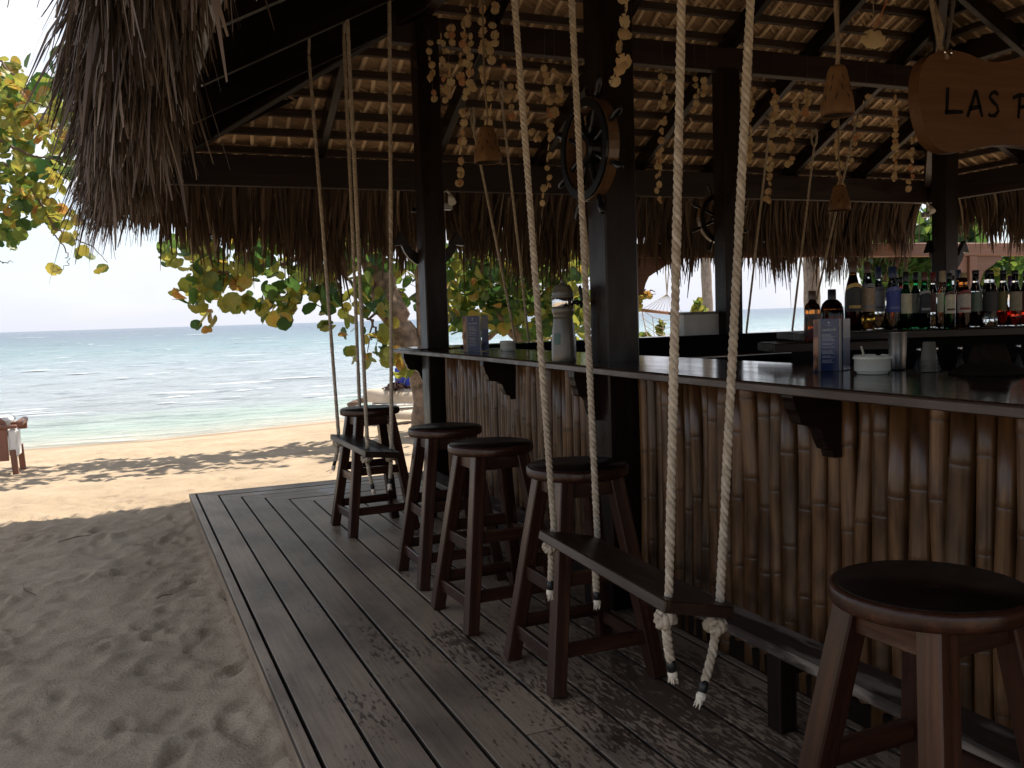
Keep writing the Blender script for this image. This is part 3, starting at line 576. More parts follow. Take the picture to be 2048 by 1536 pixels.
# hanging fringe of each eave
def fringe(k, per_m, seed, phi0, phi1, ln, lsd, clump, mat, s0=-0.45, s1=LB + 0.45, wmul=1.0, layers=3, back=0.06, d0=.34, near=0.0):
    r = np.random.default_rng(seed); o, a, i = side(k); N = int((s1 - s0) * per_m); A = np.array([*a, 0.0]); Ou = np.array([-i[0], -i[1], 0.0])
    s_ = r.uniform(s0, s1, N); lay = r.integers(0, layers, N); d = -d0 - r.uniform(0.0, 0.10, N) + back * r.random(N) * (lay > 0)
    d = d + np.clip(-s_, 0, .5) * .0
    root = np.array([*[0.] * 3])[None] + np.zeros((N, 3))
    ss = np.clip(s_, -0.05 - d0, LB + 0.05 + d0)
    root[:, 0] = o[0] + a[0] * ss + i[0] * d; root[:, 1] = o[1] + a[1] * ss + i[1] * d; root[:, 2] = RB + .13 + SL * d + 0.05 * lay + r.uniform(-.02, .04, N)
    over = s_ - ss                                                   # corner strands fan out round the hip
    cn = noise1(s_, seed + 1, clump) * .65 + noise1(s_, seed + 2, clump * .3) * .35
    L = ln * (0.60 + 0.74 * cn) * r.normal(1, lsd, N); L = np.clip(L, .25, 1.7) * np.where(s_ < .25, .62 + .38 * np.clip((s_ + .35) / .6, 0, 1), 1)
    L = L * (1.12 - near * np.clip(s_ / 6.0, 0, 1)) if near else L
    jit = r.normal(0, .13, N) + (noise1(s_, seed + 3, clump * .55) - .5) * .55 + np.clip(over, -1, 1) * 1.5
    p0 = phi0 + r.normal(0, .12, N) + .10 * lay * (-.6); p1 = phi1 + r.normal(0, .13, N); dirs = []
    for q in range(4):
        ph = p0 + (p1 - p0) * (q / 3.0) ** .7
        dv = Ou[None] * np.cos(ph)[:, None] * np.cos(jit)[:, None] + A[None] * (np.sin(jit) * (.55 if q else .4))[:, None] + np.array([0, 0, -1.])[None] * np.sin(ph)[:, None]
        dirs.append(unit(dv + r.normal(0, .03, (N, 3))))
    wd = unit(A[None] + Ou[None] * r.normal(0, .55, (N, 1)) + np.array([0, 0, 1.])[None] * r.normal(0, .35, (N, 1))) * (np.abs(r.normal(.0085, .005, N)) + .0032)[:, None] * wmul
    wide = r.random(N) < .07; wd[wide] *= 2.1
    tint = np.clip(r.beta(2, 3.2, N) + (r.random(N) < .05) * .4, 0, 1)
    V, Fq, T = strips(root, dirs, wd, L, 4, [.8, 1, 1, .8, .22], tint)
    return arr_mesh('thatch_fringe', V, Fq, mat, pav, tint=T, kind='stuff')
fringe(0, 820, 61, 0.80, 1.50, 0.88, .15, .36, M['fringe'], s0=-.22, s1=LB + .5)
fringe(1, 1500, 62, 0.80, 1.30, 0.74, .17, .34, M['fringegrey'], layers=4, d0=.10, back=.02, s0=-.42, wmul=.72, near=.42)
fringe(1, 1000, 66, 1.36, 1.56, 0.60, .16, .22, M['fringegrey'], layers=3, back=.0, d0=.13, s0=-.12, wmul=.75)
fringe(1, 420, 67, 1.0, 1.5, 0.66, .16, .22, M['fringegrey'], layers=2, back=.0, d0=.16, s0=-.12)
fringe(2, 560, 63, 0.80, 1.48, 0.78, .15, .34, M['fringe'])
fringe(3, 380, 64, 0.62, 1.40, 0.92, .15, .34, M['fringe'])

# ================================================================== the bar
bar = thing('bar_counter', 'square bar counter faced with varnished bamboo poles under a dark glossy top', 'bar counter')
CZ = 1.175                                                            # top of the counter
def cedge(v): return float(np.interp(v, [-9, -6.0, -5.0, -4.2, -3.2, -1.05], [1.31, 1.33, 1.365, 1.42, 1.475, 1.52]))
vv = [-1.05, -2.0, -3.2, -4.2, -5.0, -6.0, -7.2, -8.2]
outer = [(cedge(v), v) for v in vv]; inner = [(2.05, v) for v in vv]; inner[0] = (2.05, -1.70)
b = MB(); th = 0.030
def slab(b, o_, i_, z0, z1, bv=.008):
    n_ = len(o_); V, G = [], []
    for (p, zz) in [(o_, z0)] : pass
    rows = [[(x, y, z0) for x, y in i_], [(x + .010, y, z0) for x, y in o_], [(x, y, z0 + bv) for x, y in o_], [(x, y, z1 - bv) for x, y in o_], [(x + bv, y, z1) for x, y in o_], [(x, y, z1) for x, y in i_]]
    for rw in rows:
        for p in rw: V.append(p); G.append((p[1], p[0], p[2]))
    Fc = []
    for r_ in range(5):
        for k in range(n_ - 1): Fc.append((r_ * n_ + k, r_ * n_ + k + 1, (r_ + 1) * n_ + k + 1, (r_ + 1) * n_ + k))
    for k in range(n_ - 1): Fc.append((5 * n_ + k, 5 * n_ + k + 1, k + 1, k))
    Fc += [tuple(r_ * n_ for r_ in range(6)), tuple(r_ * n_ + n_ - 1 for r_ in reversed(range(6)))]
    b.add(V, Fc, G)
slab(b, outer, inner, CZ - th, CZ); b.build('counter_top', M['counter'], bar)
e_ = MB(); slab(e_, [(x - .011, y) for x, y in outer], [(x - .0005, y) for x, y in outer], CZ - th - .001, CZ - .003, .004); o = e_.build('counter_edging', M['edge'], bar)
b = MB(); b.box((1.55, -1.66, CZ - th), (7.2, -1.05, CZ + .008), .008); b.build('counter_top', M['counter'], bar)
b = MB(); b.box((6.7, -7.6, CZ - th), (7.2, -1.68, CZ), .008); b.build('counter_top', M['counter'], bar)
b = MB(); b.box((1.80, -8.2, 0.02), (1.84, -1.4, CZ - th - .002)); b.build('bar_wall', M['black'], bar)
b = MB(); b.box((1.845, -1.50, 0.02), (6.7, -1.44, CZ - th - .002)); b.build('bar_wall', M['black'], bar)
b = MB(); b.box((1.86, -1.78, CZ - 0.20), (6.69, -1.672, CZ + .02), .004); b.build('bar_apron', M['black'], bar)
b = MB(); b.box((6.69, -7.5, 0.02), (6.73, -1.8, CZ - th - .002)); b.build('bar_wall', M['black'], bar)
b = MB(); b.box((2.06, -8.0, 0.80), (2.55, -2.35, 0.84), .005); b.box((2.56, -2.36, 0.92), (6.6, -1.80, 0.95), .005); b.build('work_shelf', M['black'], bar)
b = MB(); b.tube([(2.5, -1.86, 1.02), (6.5, -1.86, 1.02)], .012, 8); b.build('shelf_rail', M['steel'], bar)
b = MB(); b.box((1.735, -8.2, 0.0), (1.775, -1.6, 0.085), .004); b.build('skirting_board', M['seat'], bar)
def pole(x, y, r0, seed, z0=.012, z1=CZ - th - .003):
    r = random.Random(seed); pts, rad, tn = [], [], []; z = z0; nxt = z0 + r.uniform(.04, .26); bx = r.uniform(-.010, .010); by = r.uniform(-.011, .011); ph = r.uniform(0, 6)
    lev = [z0]
    while nxt < z1 - .03:
        lev += [nxt - .022, nxt - .006, nxt - .0018, nxt + .0018, nxt + .007, nxt + .024]; nxt += r.uniform(.20, .36)
    lev.append(z1); kink = 0
    for q, zz in enumerate(lev):
        w_ = r0
        if 0 < q < len(lev) - 1:
            w_ = r0 * [.985, 1.03, 1.02, .985, 1.045, 1.0][(q - 1) % 6]
        t_ = (zz - z0) / (z1 - z0)
        pts.append((x + bx * math.sin(ph + t_ * 5), y + by * math.sin(ph * 2 + t_ * 7), zz)); rad.append(w_ * (1.02 - .05 * t_)); tn.append((.85 if (q - 1) % 6 in (2, 3) else .25 if (q - 1) % 6 in (1, 4) else 0) if 0 < q < len(lev) - 1 else 0)
    return pts, rad, tn
v_ = -1.63; k = 0; pr = random.Random(21)
while v_ > -8.1:
    r0 = pr.uniform(.029, .042) if v_ < -4.3 else pr.uniform(.023, .032)
    v_ -= r0
    if not (-4.41 < v_ < -4.19):
        p_, r_, t_ = pole(1.772 - pr.uniform(0, .012), v_, r0, k); b = MB(); b.tube(p_, r_, 12, tint=t_); b.build('bamboo_pole', M['bamboo'], bar)
    v_ -= r0 * 1.07; k += 1
# carved brackets under the counter
prof = [(0, 0), (-.215, 0), (-.215, -.035), (-.208, -.050), (-.202, -.075), (-.190, -.092), (-.182, -.118), (-.165, -.128), (-.120, -.132), (-.098, -.150), (-.088, -.180), (-.070, -.215), (-.052, -.222), (-.046, -.245), (0, -.245)]
for vb in (-1.28, -2.96, -4.27, -5.72, -7.4):
    b = MB(); sc_ = .62 if vb == -4.27 else 1.0
    b.prism([(p[0] * sc_, p[1]) for p in prof], (1, 0, 0), (0, 0, 1), (0, 1, 0), (1.742 if vb != -4.27 else 1.604, vb, CZ - th - .002), 0.055); b.build('bracket', M['beam'], bar)
# foot rail along the bar
b = MB(); b.box((1.445, -8.4, 0.262), (1.60, -1.75, 0.30), .006, grain=1); b.build('foot_rail', M['rest'], bar)
for vb in (-1.95, -3.1, -4.4, -5.72, -7.2):
    b = MB(); b.box((1.46, vb - .035, 0.0), (1.53, vb + .035, 0.26), .004); b.build('foot_rail_post', M['beam'], bar)
    b = MB(); b.box((1.53, vb - .025, 0.19), (1.735, vb + .025, 0.255), .003); b.build('foot_rail_arm', M['beam'], bar)
# ================================================================== bar stools
def stool():
    t = thing('bar_stool', '', 'bar stool', group='wooden bar stools along the bar')
    b = MB(); R_ = .2
    b.lathe([(0.02, .758), (R_ - .012, .758), (R_ - .004, .762), (R_ - .0005, .769), (R_, .775), (R_, .787), (R_ - .0012, .794), (R_ - .006, .7985), (R_ - .012, .8), (0.02, .8)], 40)
    for i in range(len(b.g)): x, y, z = b.v[i]; b.g[i] = (x + 3, y + 3, z)
    se = b.build('seat', M['stool'], t)
    b = MB(); b.lathe([(R_ - .0135, .7995), (R_ - .014, .8012), (.02, .8014)], 40)
    for i in range(len(b.g)): x, y, z = b.v[i]; b.g[i] = (x + 3, y + 3, z)
    b.build('seat_top', M['seat'], se)
    top, bot = .105, .215; zt = .757
    def P(sx, sy, z): q = bot + (top - bot) * z / zt; return np.array([sx * q, sy * q, z])
    for sx in (-1, 1):
        for sy in (-1, 1):
            b = MB(); b.beam(P(sx, sy, 0), P(sx, sy, zt), .058, .058, .004, up=(0, 1, 0)); b.build('leg', M['stool'], t)
    def rail(z, ax, sgn, h):
        p0, p1 = (P(-1, sgn, z), P(1, sgn, z)) if ax == 0 else (P(sgn, -1, z), P(sgn, 1, z))
        d = unit(p1 - p0) * .024; b = MB(); b.beam(p0 + d, p1 - d, .024, h, .003); return b
    for z, h, nm in ((.725, .062, 'apron'),):
        for ax in (0, 1):
            for sg in (-1, 1): rail(z, ax, sg, h).build(nm, M['stool'], t)
    for ax, zs in ((0, (.155, .405)), (1, (.125, .365))):
        for z in zs:
            for sg in (-1, 1): rail(z, ax, sg, .052).build('stretcher', M['stool'], t)
    return t
st0 = stool()
SP = [(1.06, -2.05, .05, 'farthest bar stool, standing past the far rope swing at the deck end'),
      (1.13, -3.41, -.03, 'second bar stool from the far end, between the far swing and the carved bracket'),
      (1.10, -4.15, .03, 'bar stool in front of the bamboo left of the big central post'),
      (1.155, -4.93, -.01, 'bar stool half behind the near rope swing, beside the central post'),
      (1.058, -6.73, .06, 'nearest bar stool, seat cut by the right edge of the photo')]
for i, (x, y, rz_, lb) in enumerate(SP):
    if i == 0: st0.location = (x, y, 0.001); st0.rotation_euler = (0, 0, rz_); st0['label'] = lb
    else: dup(st0, (x, y, .001), rz_, lb)
for o_ in [o for o in bpy.data.objects if o.name.startswith('bar_stool')]: o_.scale = (1, 1, 1.02)

# ================================================================== rope swings
def rope(b, pts, rad, lay=0.062, ns=7, per=8, jitter=0.0015, seed=0):
    """three strands laid round a path"""
    P = [np.array(p, float) for p in pts]; seg = [np.linalg.norm(P[i + 1] - P[i]) for i in range(len(P) - 1)]; cum = np.concatenate([[0], np.cumsum(seg)]); L = cum[-1]
    n_ = max(6, int(L / lay * per)); q = np.linspace(0, L, n_ + 1); r = np.random.default_rng(seed)
    C_ = np.stack([np.interp(q, cum, [p[k] for p in P]) for k in range(3)], 1)
    T_ = unit(np.gradient(C_, axis=0)); ref = np.array([1., 0, 0]) if abs(T_[0][0]) < .8 else np.array([0, 1., 0]); x = unit(np.cross(T_[0], ref)); X_ = []
    for i in range(n_ + 1): x = unit(x - T_[i] * x.dot(T_[i])); X_.append(x)
    X_ = np.array(X_); Y_ = np.cross(T_, X_); wob = 1 + (noise1(q, seed, .09) - .5) * .16
    for s_ in range(3):
        a = -2 * math.pi * q / lay + s_ * 2.0944
        D = C_ + (X_ * np.cos(a)[:, None] + Y_ * np.sin(a)[:, None]) * (rad * .50 * wob)[:, None]
        b.tube(D, list(rad * .56 * wob), ns, tint=list(np.clip(.5 + (noise1(q, seed + s_, .3) - .5) * 1.3, 0, 1)))
def knot(b, c, rad, seed):
    r = random.Random(seed); c = np.array(c, float); pts = []; a0 = r.uniform(0, 6)
    for k in range(19):                                             # an overhand knot: a trefoil pulled tight
        t_ = k / 18 * 2 * math.pi; pts.append(c + rad * np.array([(math.sin(t_ + a0) + 1.5 * math.sin(2 * t_)) * .72, (math.cos(t_) - 1.5 * math.cos(2 * t_)) * .72, -math.sin(3 * t_) * .85 - .6]))
    rope(b, pts, rad, .05, 6, 9, seed=seed)
def on_line(vt, B, px, py, zfun):
    """where the rope from B crosses the rafter plane v = vt, keeping to the sight line of (px, py)"""
    bx, by = proj(B); best = None
    for u_ in np.linspace(.3, 2.2, 400):
        p = np.array([u_, vt, zfun(u_)]); x, y = proj(p); xl = bx + (px - bx) * (y - by) / (py - by); e = abs(x - xl)
        if best is None or e < best[0]: best = (e, p)
    return best[1]
def swing(name_label, P1, P2, P3, ropes, rad, seed, lay=.062, detail=8):
    """P1..P2 long outer edge, P3 inner corner at P2's end; ropes: (foot point, top point, tail length, tail lean)"""
    P1, P2, P3 = (np.array(p, float) for p in (P1, P2, P3)); P4 = P1 + P3 - P2
    t = thing('rope_swing', name_label, 'swing', (P1 + P3) / 2, group='rope swings hung along the bar'); O = (P1 + P3) / 2
    ax = unit(P2 - P1); ay = P3 - P2; ay = unit(ay - ax * ay.dot(ax)); az = np.cross(ax, ay); az = az if az[2] > 0 else -az; T_ = .034
    b = MB(); b.frame((P1 + P3) / 2 - O - az * T_ / 2, ax, ay, az, (np.linalg.norm(P2 - P1), abs((P3 - P2).dot(ay)), T_), .004); b.build('seat_board', M['swing'], t)
    for i, (ft, tp, tl, lean) in enumerate(ropes):
        ft = np.array(ft) - O; tp = np.array(tp) - O; d = unit(tp - ft)
        b = MB(); mid = (ft + tp) / 2 + np.array([.004, .004, 0]); rope(b, [ft - az * T_, ft, ft + (mid - ft) * .5, mid, tp], rad, lay, per=detail, seed=seed + i)
        rp_ = b.build('rope', M['rope'], t)
        b = MB(); c_ = ft - az * (T_ + rad * 1.7); knot(b, c_, rad * 1.22, seed + 7 * i)
        b.build('knot', M['rope'], rp_)
        ln_ = np.array([*lean, -1.0]); tail0 = c_ - np.array([0, 0, rad * 1.4]); tail = [tail0 + np.array([0, 0, rad]), tail0, tail0 + unit(ln_) * tl * .5, tail0 + unit(ln_ * np.array([1.3, 1.3, 1])) * tl]
        b = MB(); rope(b, tail, rad * 1.02, lay * .9, per=detail, seed=seed + 3 * i); b.build('rope_tail', M['rope'], rp_)
        e0 = tail[-1]; dn = unit(tail[-1] - tail[-2]); b = MB(); b.tube([e0 - dn * .004, e0 + dn * .028], rad * .98, 8); b.build('whipping', M['whip'], rp_)
        b = MB(); r = random.Random(seed + i); e1 = e0 + dn * .028
        b.tube([e1 - dn * .003, e1 + dn * .008, e1 + dn * .018, e1 + dn * .024], [rad * .8, rad * 1.15, rad * 1.05, rad * .4], 8)
        for k in range(22):
            a = r.uniform(0, 6.28); s2 = np.array([math.cos(a), math.sin(a), 0]) * rad * r.uniform(.3, 1.0); b.tube([e1 + s2 * .5, e1 + s2 + dn * r.uniform(.015, .03), e1 + s2 * 1.3 + dn * r.uniform(.022, .04)], [.0035, .003, .001], 4)
        b.build('frayed_end', M['fray'], rp_)
        b = MB(); ring_ = [tp + np.array([0.0, .04 * math.cos(a_), .085 + .10 * math.sin(a_)]) for a_ in np.linspace(-1.57, 4.71, 9)]
        rope(b, ring_, rad, lay, per=6, seed=seed + i); b.build('rafter_loop', M['rope'], rp_)
    return t
ZS = 0.66
def zr(u_): return RB + SL * u_ - .01
P1, P2 = onz(1078, 1058, ZS), onz(1330, 1200, ZS); P3 = onv(1472, 1215, P2[1] - .02)
ft = [onz(1108, 1057, ZS), None, onz(1338, 1187, ZS), None]
ft[1] = onv(1195, 1075, ft[0][1] - .02); ft[3] = onv(1440, 1203, ft[2][1] - .01)
tp = [on_line(-4.85, ft[0], 1028, 0, zr), on_line(-4.85, ft[1], 1142, 0, zr), on_line(-5.98, ft[2], 1362, 0, zr), on_line(-5.98, ft[3], 1500, 0, zr)]
swing('near swing of dark board on four pale ropes, hanging in front of the bamboo', P1, P2, P3, list(zip(ft, tp, (.115, .125, .115, .145), ((-.05, 0), (.03, .02), (.10, .02), (-.30, -.1)))), .0122, 100)
P1, P2 = onz(660, 868, ZS), onz(730, 903, ZS); P3 = onv(803, 905, P2[1] - .02)
ft = [onz(677, 867, ZS), None, onz(735, 895, ZS), None]
ft[1] = onv(722, 878, ft[0][1] - .02); ft[3] = onv(783, 893, ft[2][1] - .01)
tp = [onv(617, 105, -1.49), onv(687, 65, -1.49), on_line(-2.60, ft[2], 693, 0, zr), on_line(-2.60, ft[3], 778, 0, zr)]
swing('far swing with its board against the farthest stool, by the deck edge', P1, P2, P3, list(zip(ft, tp, (.115, .11, .15, .12), ((-.18, 0), (.0, 0), (.12, .02), (-.1, -.1)))), .0122, 200, detail=7)
# two more along the far side of the bar, hanging from the far rafters
def far_swing(label, u0, u1, va, vb, pix, seed):
    ft = [(u0, va, ZS), (u0, vb, ZS), (u1, va, ZS), (u1, vb, ZS)]
    tp = []
    for (x, y), f_ in zip(pix, ft):
        d_ = -.5; tp.append(np.array([onv(x, y, -.45)[0], -.45 if f_[1] == va else -.75, 0]))
        tp[-1][2] = RB + SL * -tp[-1][1] - .01
    swing(label, (u0 - .05, va - .05 + .1, ZS), (u1 + .05, va + .05, ZS), (u1 + .05, vb - .05, ZS), list(zip(ft, tp, (.11,) * 4, ((0, 0),) * 4)), .0115, seed, detail=5)
far_swing('swing beyond the far counter, its thin ropes left of the tap column', 2.85, 3.62, -.62, -.80, [(945, 225), (978, 225), (1150, 225), (1166, 225)], 300)
far_swing('swing beyond the far counter, its ropes right of the second post', 5.02, 5.72, -.62, -.80, [(1476, 225), (1502, 225), (1628, 225), (1668, 225)], 400)

# ================================================================== nautical things on the posts
def ship_wheel(label, c, rim, normal_axes, th=.05):
    ax, ay, az = normal_axes; t = thing('ship_wheel', label, 'ship wheel', c, group="ship's wheels on the posts"); A = np.array([ax, ay, az], float)
    def ring(b, r0, r1, z0, z1, n=40):
        b.lathe([(r0, z0), (r1, z0), (r1, z1), (r0, z1), (r0, z0)], n, axis=A, smooth=False, cap=False)
    b = MB(); ring(b, rim * .80, rim, -th * .55, th * .3); b.build('rim', M['steering'], t)
    b = MB(); ring(b, rim * .815, rim * .975, th * .302, th * .5); b.build('rim_face', M['blackpaint'], t)
    b = MB(); b.lathe([(.005, -th * .5), (rim * .30, -th * .5), (rim * .30, th * .3), (rim * .27, th * .5), (.005, th * .5)], 28, axis=A, smooth=False); b.build('hub', M['blackpaint'], t)
    b = MB(); b.lathe([(.004, th * .502), (rim * .19, th * .502), (rim * .19, th * .6), (.004, th * .62)], 28, axis=A, smooth=False); b.build('hub_plate', M['steering'], t)
    for k in range(8):
        a = math.radians(22.5 + 45 * k); d = np.array(ax) * math.cos(a) + np.array(ay) * math.sin(a)
        b = MB(); b.tube([d * rim * f for f in (.28, .36, .40, .5, .62, .72, .78, .84)], [rim * q for q in (.045, .045, .062, .045, .062, .045, .05, .05)], 8); b.build('spoke', M['blackpaint'], t)
        b = MB(); b.tube([d * rim * f for f in (.97, 1.02, 1.05, 1.12, 1.24, 1.36, 1.40, 1.42)], [rim * q for q in (.035, .035, .062, .05, .075, .062, .045, .01)], 10); b.build('handle', M['blackpaint'], t)
    return t
cB = (1.572, -4.30, 2.155)
ship_wheel('large black and brown ship wheel mounted on the big central post', cB, .235, ((0, -1, 0), (0, 0, 1), (-1, 0, 0)), .06)
cC = (4.16, -1.612, 2.10)
ship_wheel('smaller black ship wheel half hidden behind the second post', onv(1440, 436, -1.36), .22, ((1, 0, 0), (0, 0, 1), (0, -1, 0)), .05)
def anchor(label, c, ax, h=.44, wd=.46):
    ax = np.array(ax, float); ay = np.array([0, 0, 1.]); az = np.cross(ax, ay); t = thing('anchor', label, 'anchor', c, group='black anchors on the posts')
    b = MB(); b.beam(ay * -h * .40, ay * h * .75, .05, .032, .003, up=tuple(az)); b.build('shank', M['blackpaint'], t)
    n_ = 12; pts_o = [(math.sin(a) * wd * .5, -math.cos(a) * h * .55 + .05) for a in np.linspace(-1.25, 1.25, n_)]; pts_i = [(math.sin(a) * wd * .40, -math.cos(a) * h * .36 + .055) for a in np.linspace(1.25, -1.25, n_)]
    for i in range(n_ - 1):
        pass
    b = MB(); b.prism(pts_o + pts_i, ax, ay, az, (0, 0, 0), .034); b.build('arms', M['blackpaint'], t)
    for sg in (-1, 1):
        b = MB(); q = [(sg * wd * .52, h * .10), (sg * wd * .36, h * -.06), (sg * wd * .56, -h * .13)] 
        q = [(sg * wd * .34, h * -.03), (sg * wd * .60, h * -.06), (sg * wd * .49, h * .18)]
        b.prism(q, ax, ay, az, (0, 0, 0), .055); b.build('fluke', M['blackpaint'], t)
    b = MB(); b.beam(ax * -.13 + ay * h * .55, ax * .13 + ay * h * .55, .03, .03, .003); b.build('stock', M['blackpaint'], t)
    b = MB(); b.tube([ay * (h * .75 + .04) + .04 * (ax * math.cos(a) + ay * math.sin(a)) for a in np.linspace(0, 6.2832, 15)], .008, 6); b.build('ring', M['blackpaint'], t)
    return t
aA = onv(858, 485, RV0 + .105)
anchor('black anchor behind the far left post, flukes showing on both sides', aA, (1, 0, 0))
anchor('black anchor behind the far right post, only its left fluke showing', onv(1893, 500, RV0 + .105), (1, 0, 0), .5, .46)
def as_mesh(o):
    dg = bpy.context.evaluated_depsgraph_get(); me = bpy.data.meshes.new_from_object(o.evaluated_get(dg)); n = bpy.data.objects.new('lettering', me); COL.objects.link(n)
    n.parent = o.parent; n.location = o.location; n.rotation_euler = o.rotation_euler
    cu = o.data; bpy.data.objects.remove(o); bpy.data.curves.remove(cu); n.name = 'lettering'; return n
# ================================================================== things on and behind the bar
def tap_column(p):
    t = thing('beer_tap', 'lighthouse shaped beer tap column on the counter left of the central post', 'beer tap', p)
    b = MB(); b.lathe([(.058, 0), (.060, .004), (.060, .03), (.0585, .10), (.054, .15), (.047, .205), (.0455, .212)], 32); b.build('tower', M['tap'], t)
    b = MB(); b.lathe([(.046, .2125), (.0475, .218), (.047, .226), (.052, .232), (.0535, .246), (.0525, .256), (.050, .262)], 32); b.build('collar', M['tap'], t)
    b = MB(); b.lathe([(.0515, .2625), (.0525, .264), (.0525, .302), (.0515, .304)], 32); b.build('chrome_band', M['chrome'], t)
    b = MB(); b.lathe([(.053, .3045), (.054, .312), (.0505, .318), (.0525, .326), (.049, .338), (.0435, .346), (.0425, .352), (.0385, .362), (.034, .368), (.010, .371), (.008, .380), (.009, .386), (.004, .396), (.001, .40)], 32); b.build('domed_cap', M['tap'], t)
    rt = RM[:, 0]; b = MB(); b.tube([np.array([0, 0, .284]) + rt * f for f in (.052, .062, .066, .072, .078, .098)], [.010, .010, .015, .015, .008, .008], 10); b.build('faucet', M['blackpaint'], t)
    b = MB(); b.tube([np.array([0, 0, .258]) + rt * .088, np.array([0, 0, .30]) + rt * .092, np.array([0, 0, .345]) + rt * .085, np.array([0, 0, .365]) + rt * .084], [.007, .008, .010, .006], 8); b.build('tap_lever', M['blackpaint'], t)
    f = -RM[:, 2].copy(); f[2] = 0; f = unit(f); r_ = unit(np.array([rt[0], rt[1], 0])); 
    b = MB(); n_ = 5; V = []
    for k in range(n_):
        a = -.95 + .62 * k / (n_ - 1)
        for zz in (.083, .138): 
            rr = (.0608 if zz < .1 else .0562); V.append((f * math.cos(a) + r_ * math.sin(a)) * rr + np.array([0, 0, zz]))
    b.add(V, [(2 * k, 2 * k + 2, 2 * k + 3, 2 * k + 1) for k in range(n_ - 1)]); b.build('green_badge', plain('green_badge_print', (.008, .05, .03), .35), t)
tap_column(onz(1123, 724, CZ) + np.array([.03, .03, 0]))
def menu(p, yaw, wd, ht, label):
    t = thing('menu_stand', label, 'menu stand', p, rz=yaw); dp = wd * .62; FR = .006
    clear = M['menufilm']
    # two leaves of a folded acrylic stand: the front leaf faces -y
    b = MB(); b.box((-wd / 2, -.003, 0), (wd / 2, 0, ht), .001); lf = b.build('front_leaf', M['menublue'], t)
    b = MB(); b.box((-wd / 2, -.0042, 0.004), (-wd * .33, -.0032, ht * .99)); b.build('photo_strip', M['menuphoto'], lf)
    b = MB(); b.box((-wd * .33, -.0043, 0.0), (-wd * .22, -.0033, ht)); b.build('pale_strip', M['menugrey'], lf)
    r = random.Random(4); b = MB(); z = ht * .70
    while z > ht * .13:
        if r.random() > .1:
            L_ = wd * r.uniform(.34, .50); b.box((-wd * .16, -.0040, z), (-wd * .16 + L_, -.0031, z + ht * .006))
        z -= ht * r.choice([.024, .024, .05])
    b.build('printed_lines', M['print'], lf)
    def text(s_, size, x, z, nm):
        cu = bpy.data.curves.new(nm, 'FONT'); cu.body = s_; cu.size = size; cu.align_x = 'CENTER'; cu.extrude = .0003; cu.shear = .2; cu.materials.append(M['print']); o = bpy.data.objects.new(nm, cu); COL.objects.link(o); o.parent = lf; o.location = (x, -.0036, z); o.rotation_euler = (math.pi / 2, 0, 0); return as_mesh(o)
    text('cocktails', wd * .155, wd * .10, ht * .77, 'lettering')
    b = MB(); b.lathe([(.0001, 0), (wd * .035, 0), (wd * .035, .0006), (.0001, .0006)], 12, c=(wd * .10, -.0036, ht * .925), axis=((1, 0, 0), (0, 0, 1), (0, -1, 0))); b.build('crest', M['print'], lf)
    b = MB(); b.box((wd * .02, -.0038, ht * .875), (wd * .18, -.0032, ht * .88)); b.build('crest_line', M['print'], lf)
    b = MB(); b.frame((wd / 2 + .005, .02, ht / 2), (0, 0, 1), (1, 0, 0), (0, 1, 0), (ht, .010, .05), .002); b.build('spine', M['menugrey'], t)
    b = MB(); b.frame((wd / 2 + .010 + wd * .26, dp * .22, ht / 2), (0, 0, 1), unit(np.array([.8, .6, 0])), unit(np.array([-.6, .8, 0])), (ht * .99, wd * .56, .003), .001); sl = b.build('side_leaf', M['menublue'], t)
    b = MB(); b.frame((wd / 2 + .010 + wd * .26, dp * .22, ht * .80), (0, 0, 1), unit(np.array([.8, .6, 0])), unit(np.array([-.6, .8, 0])), (ht * .37, wd * .54, .0042), .0); b.build('pale_header', M['menugrey'], sl)
    return t
M['menufilm'] = M['white']; M['menugrey'] = plain('menu_grey_print', (.16, .15, .15), .3, noise=.15)
yawc = math.atan2(RM[1, 0], RM[0, 0])
p = onz(1652, 743, CZ); menu((p[0], p[1], CZ + .001), yawc + .12, .093, .182, 'blue cocktail menu stand on the counter beside the near white ashtray')
p = onz(938, 704, CZ); menu((p[0] + .02, p[1], CZ + .001), yawc + .1, .108, .235, 'dark blue menu stand near the far end of the counter')
def ashtray(p, r0, h, label):
    t = thing('ashtray', label, 'ashtray', p, group='white ceramic ashtrays on the counter'); n_ = 48
    b = MB(); prof_ = [(.004, .001), (r0 * .80, 0), (r0 * .84, .004), (r0 * .86, h * .12), (r0 * .95, h * .16), (r0 * .98, h * .2), (r0 * .98, h * .78), (r0 * 1.05, h * .80), (r0 * 1.06, h * .84), (r0 * .97, h), (r0 * .93, h * .98), (r0 * .90, h * .80), (r0 * .86, h * .3), (.004, h * .22)]
    V, G, Fc = [], [], []
    for j, (r_, z) in enumerate(prof_):
        for k in range(n_):
            a = 2 * math.pi * k / n_; notch = max(0, 1 - abs(((a * 3 / (2 * math.pi) + .28) % 1) - .5) / .075) if j >= 9 and j <= 11 else 0
            V.append((r_ * math.cos(a), r_ * math.sin(a), z - notch * h * .13)); G.append((a, r_, z))
    for j in range(len(prof_) - 1):
        for k in range(n_): Fc.append((j * n_ + k, j * n_ + (k + 1) % n_, (j + 1) * n_ + (k + 1) % n_, (j + 1) * n_ + k))
    b.add(V, Fc, G, 0, True); b.build('bowl', M['ceramic'], t); return t
p = onz(1747, 749, CZ); ash = ashtray((p[0] + .015, p[1] + .02, CZ + .001), .058, .062, 'white ashtray with a notched rim beside the near menu stand')
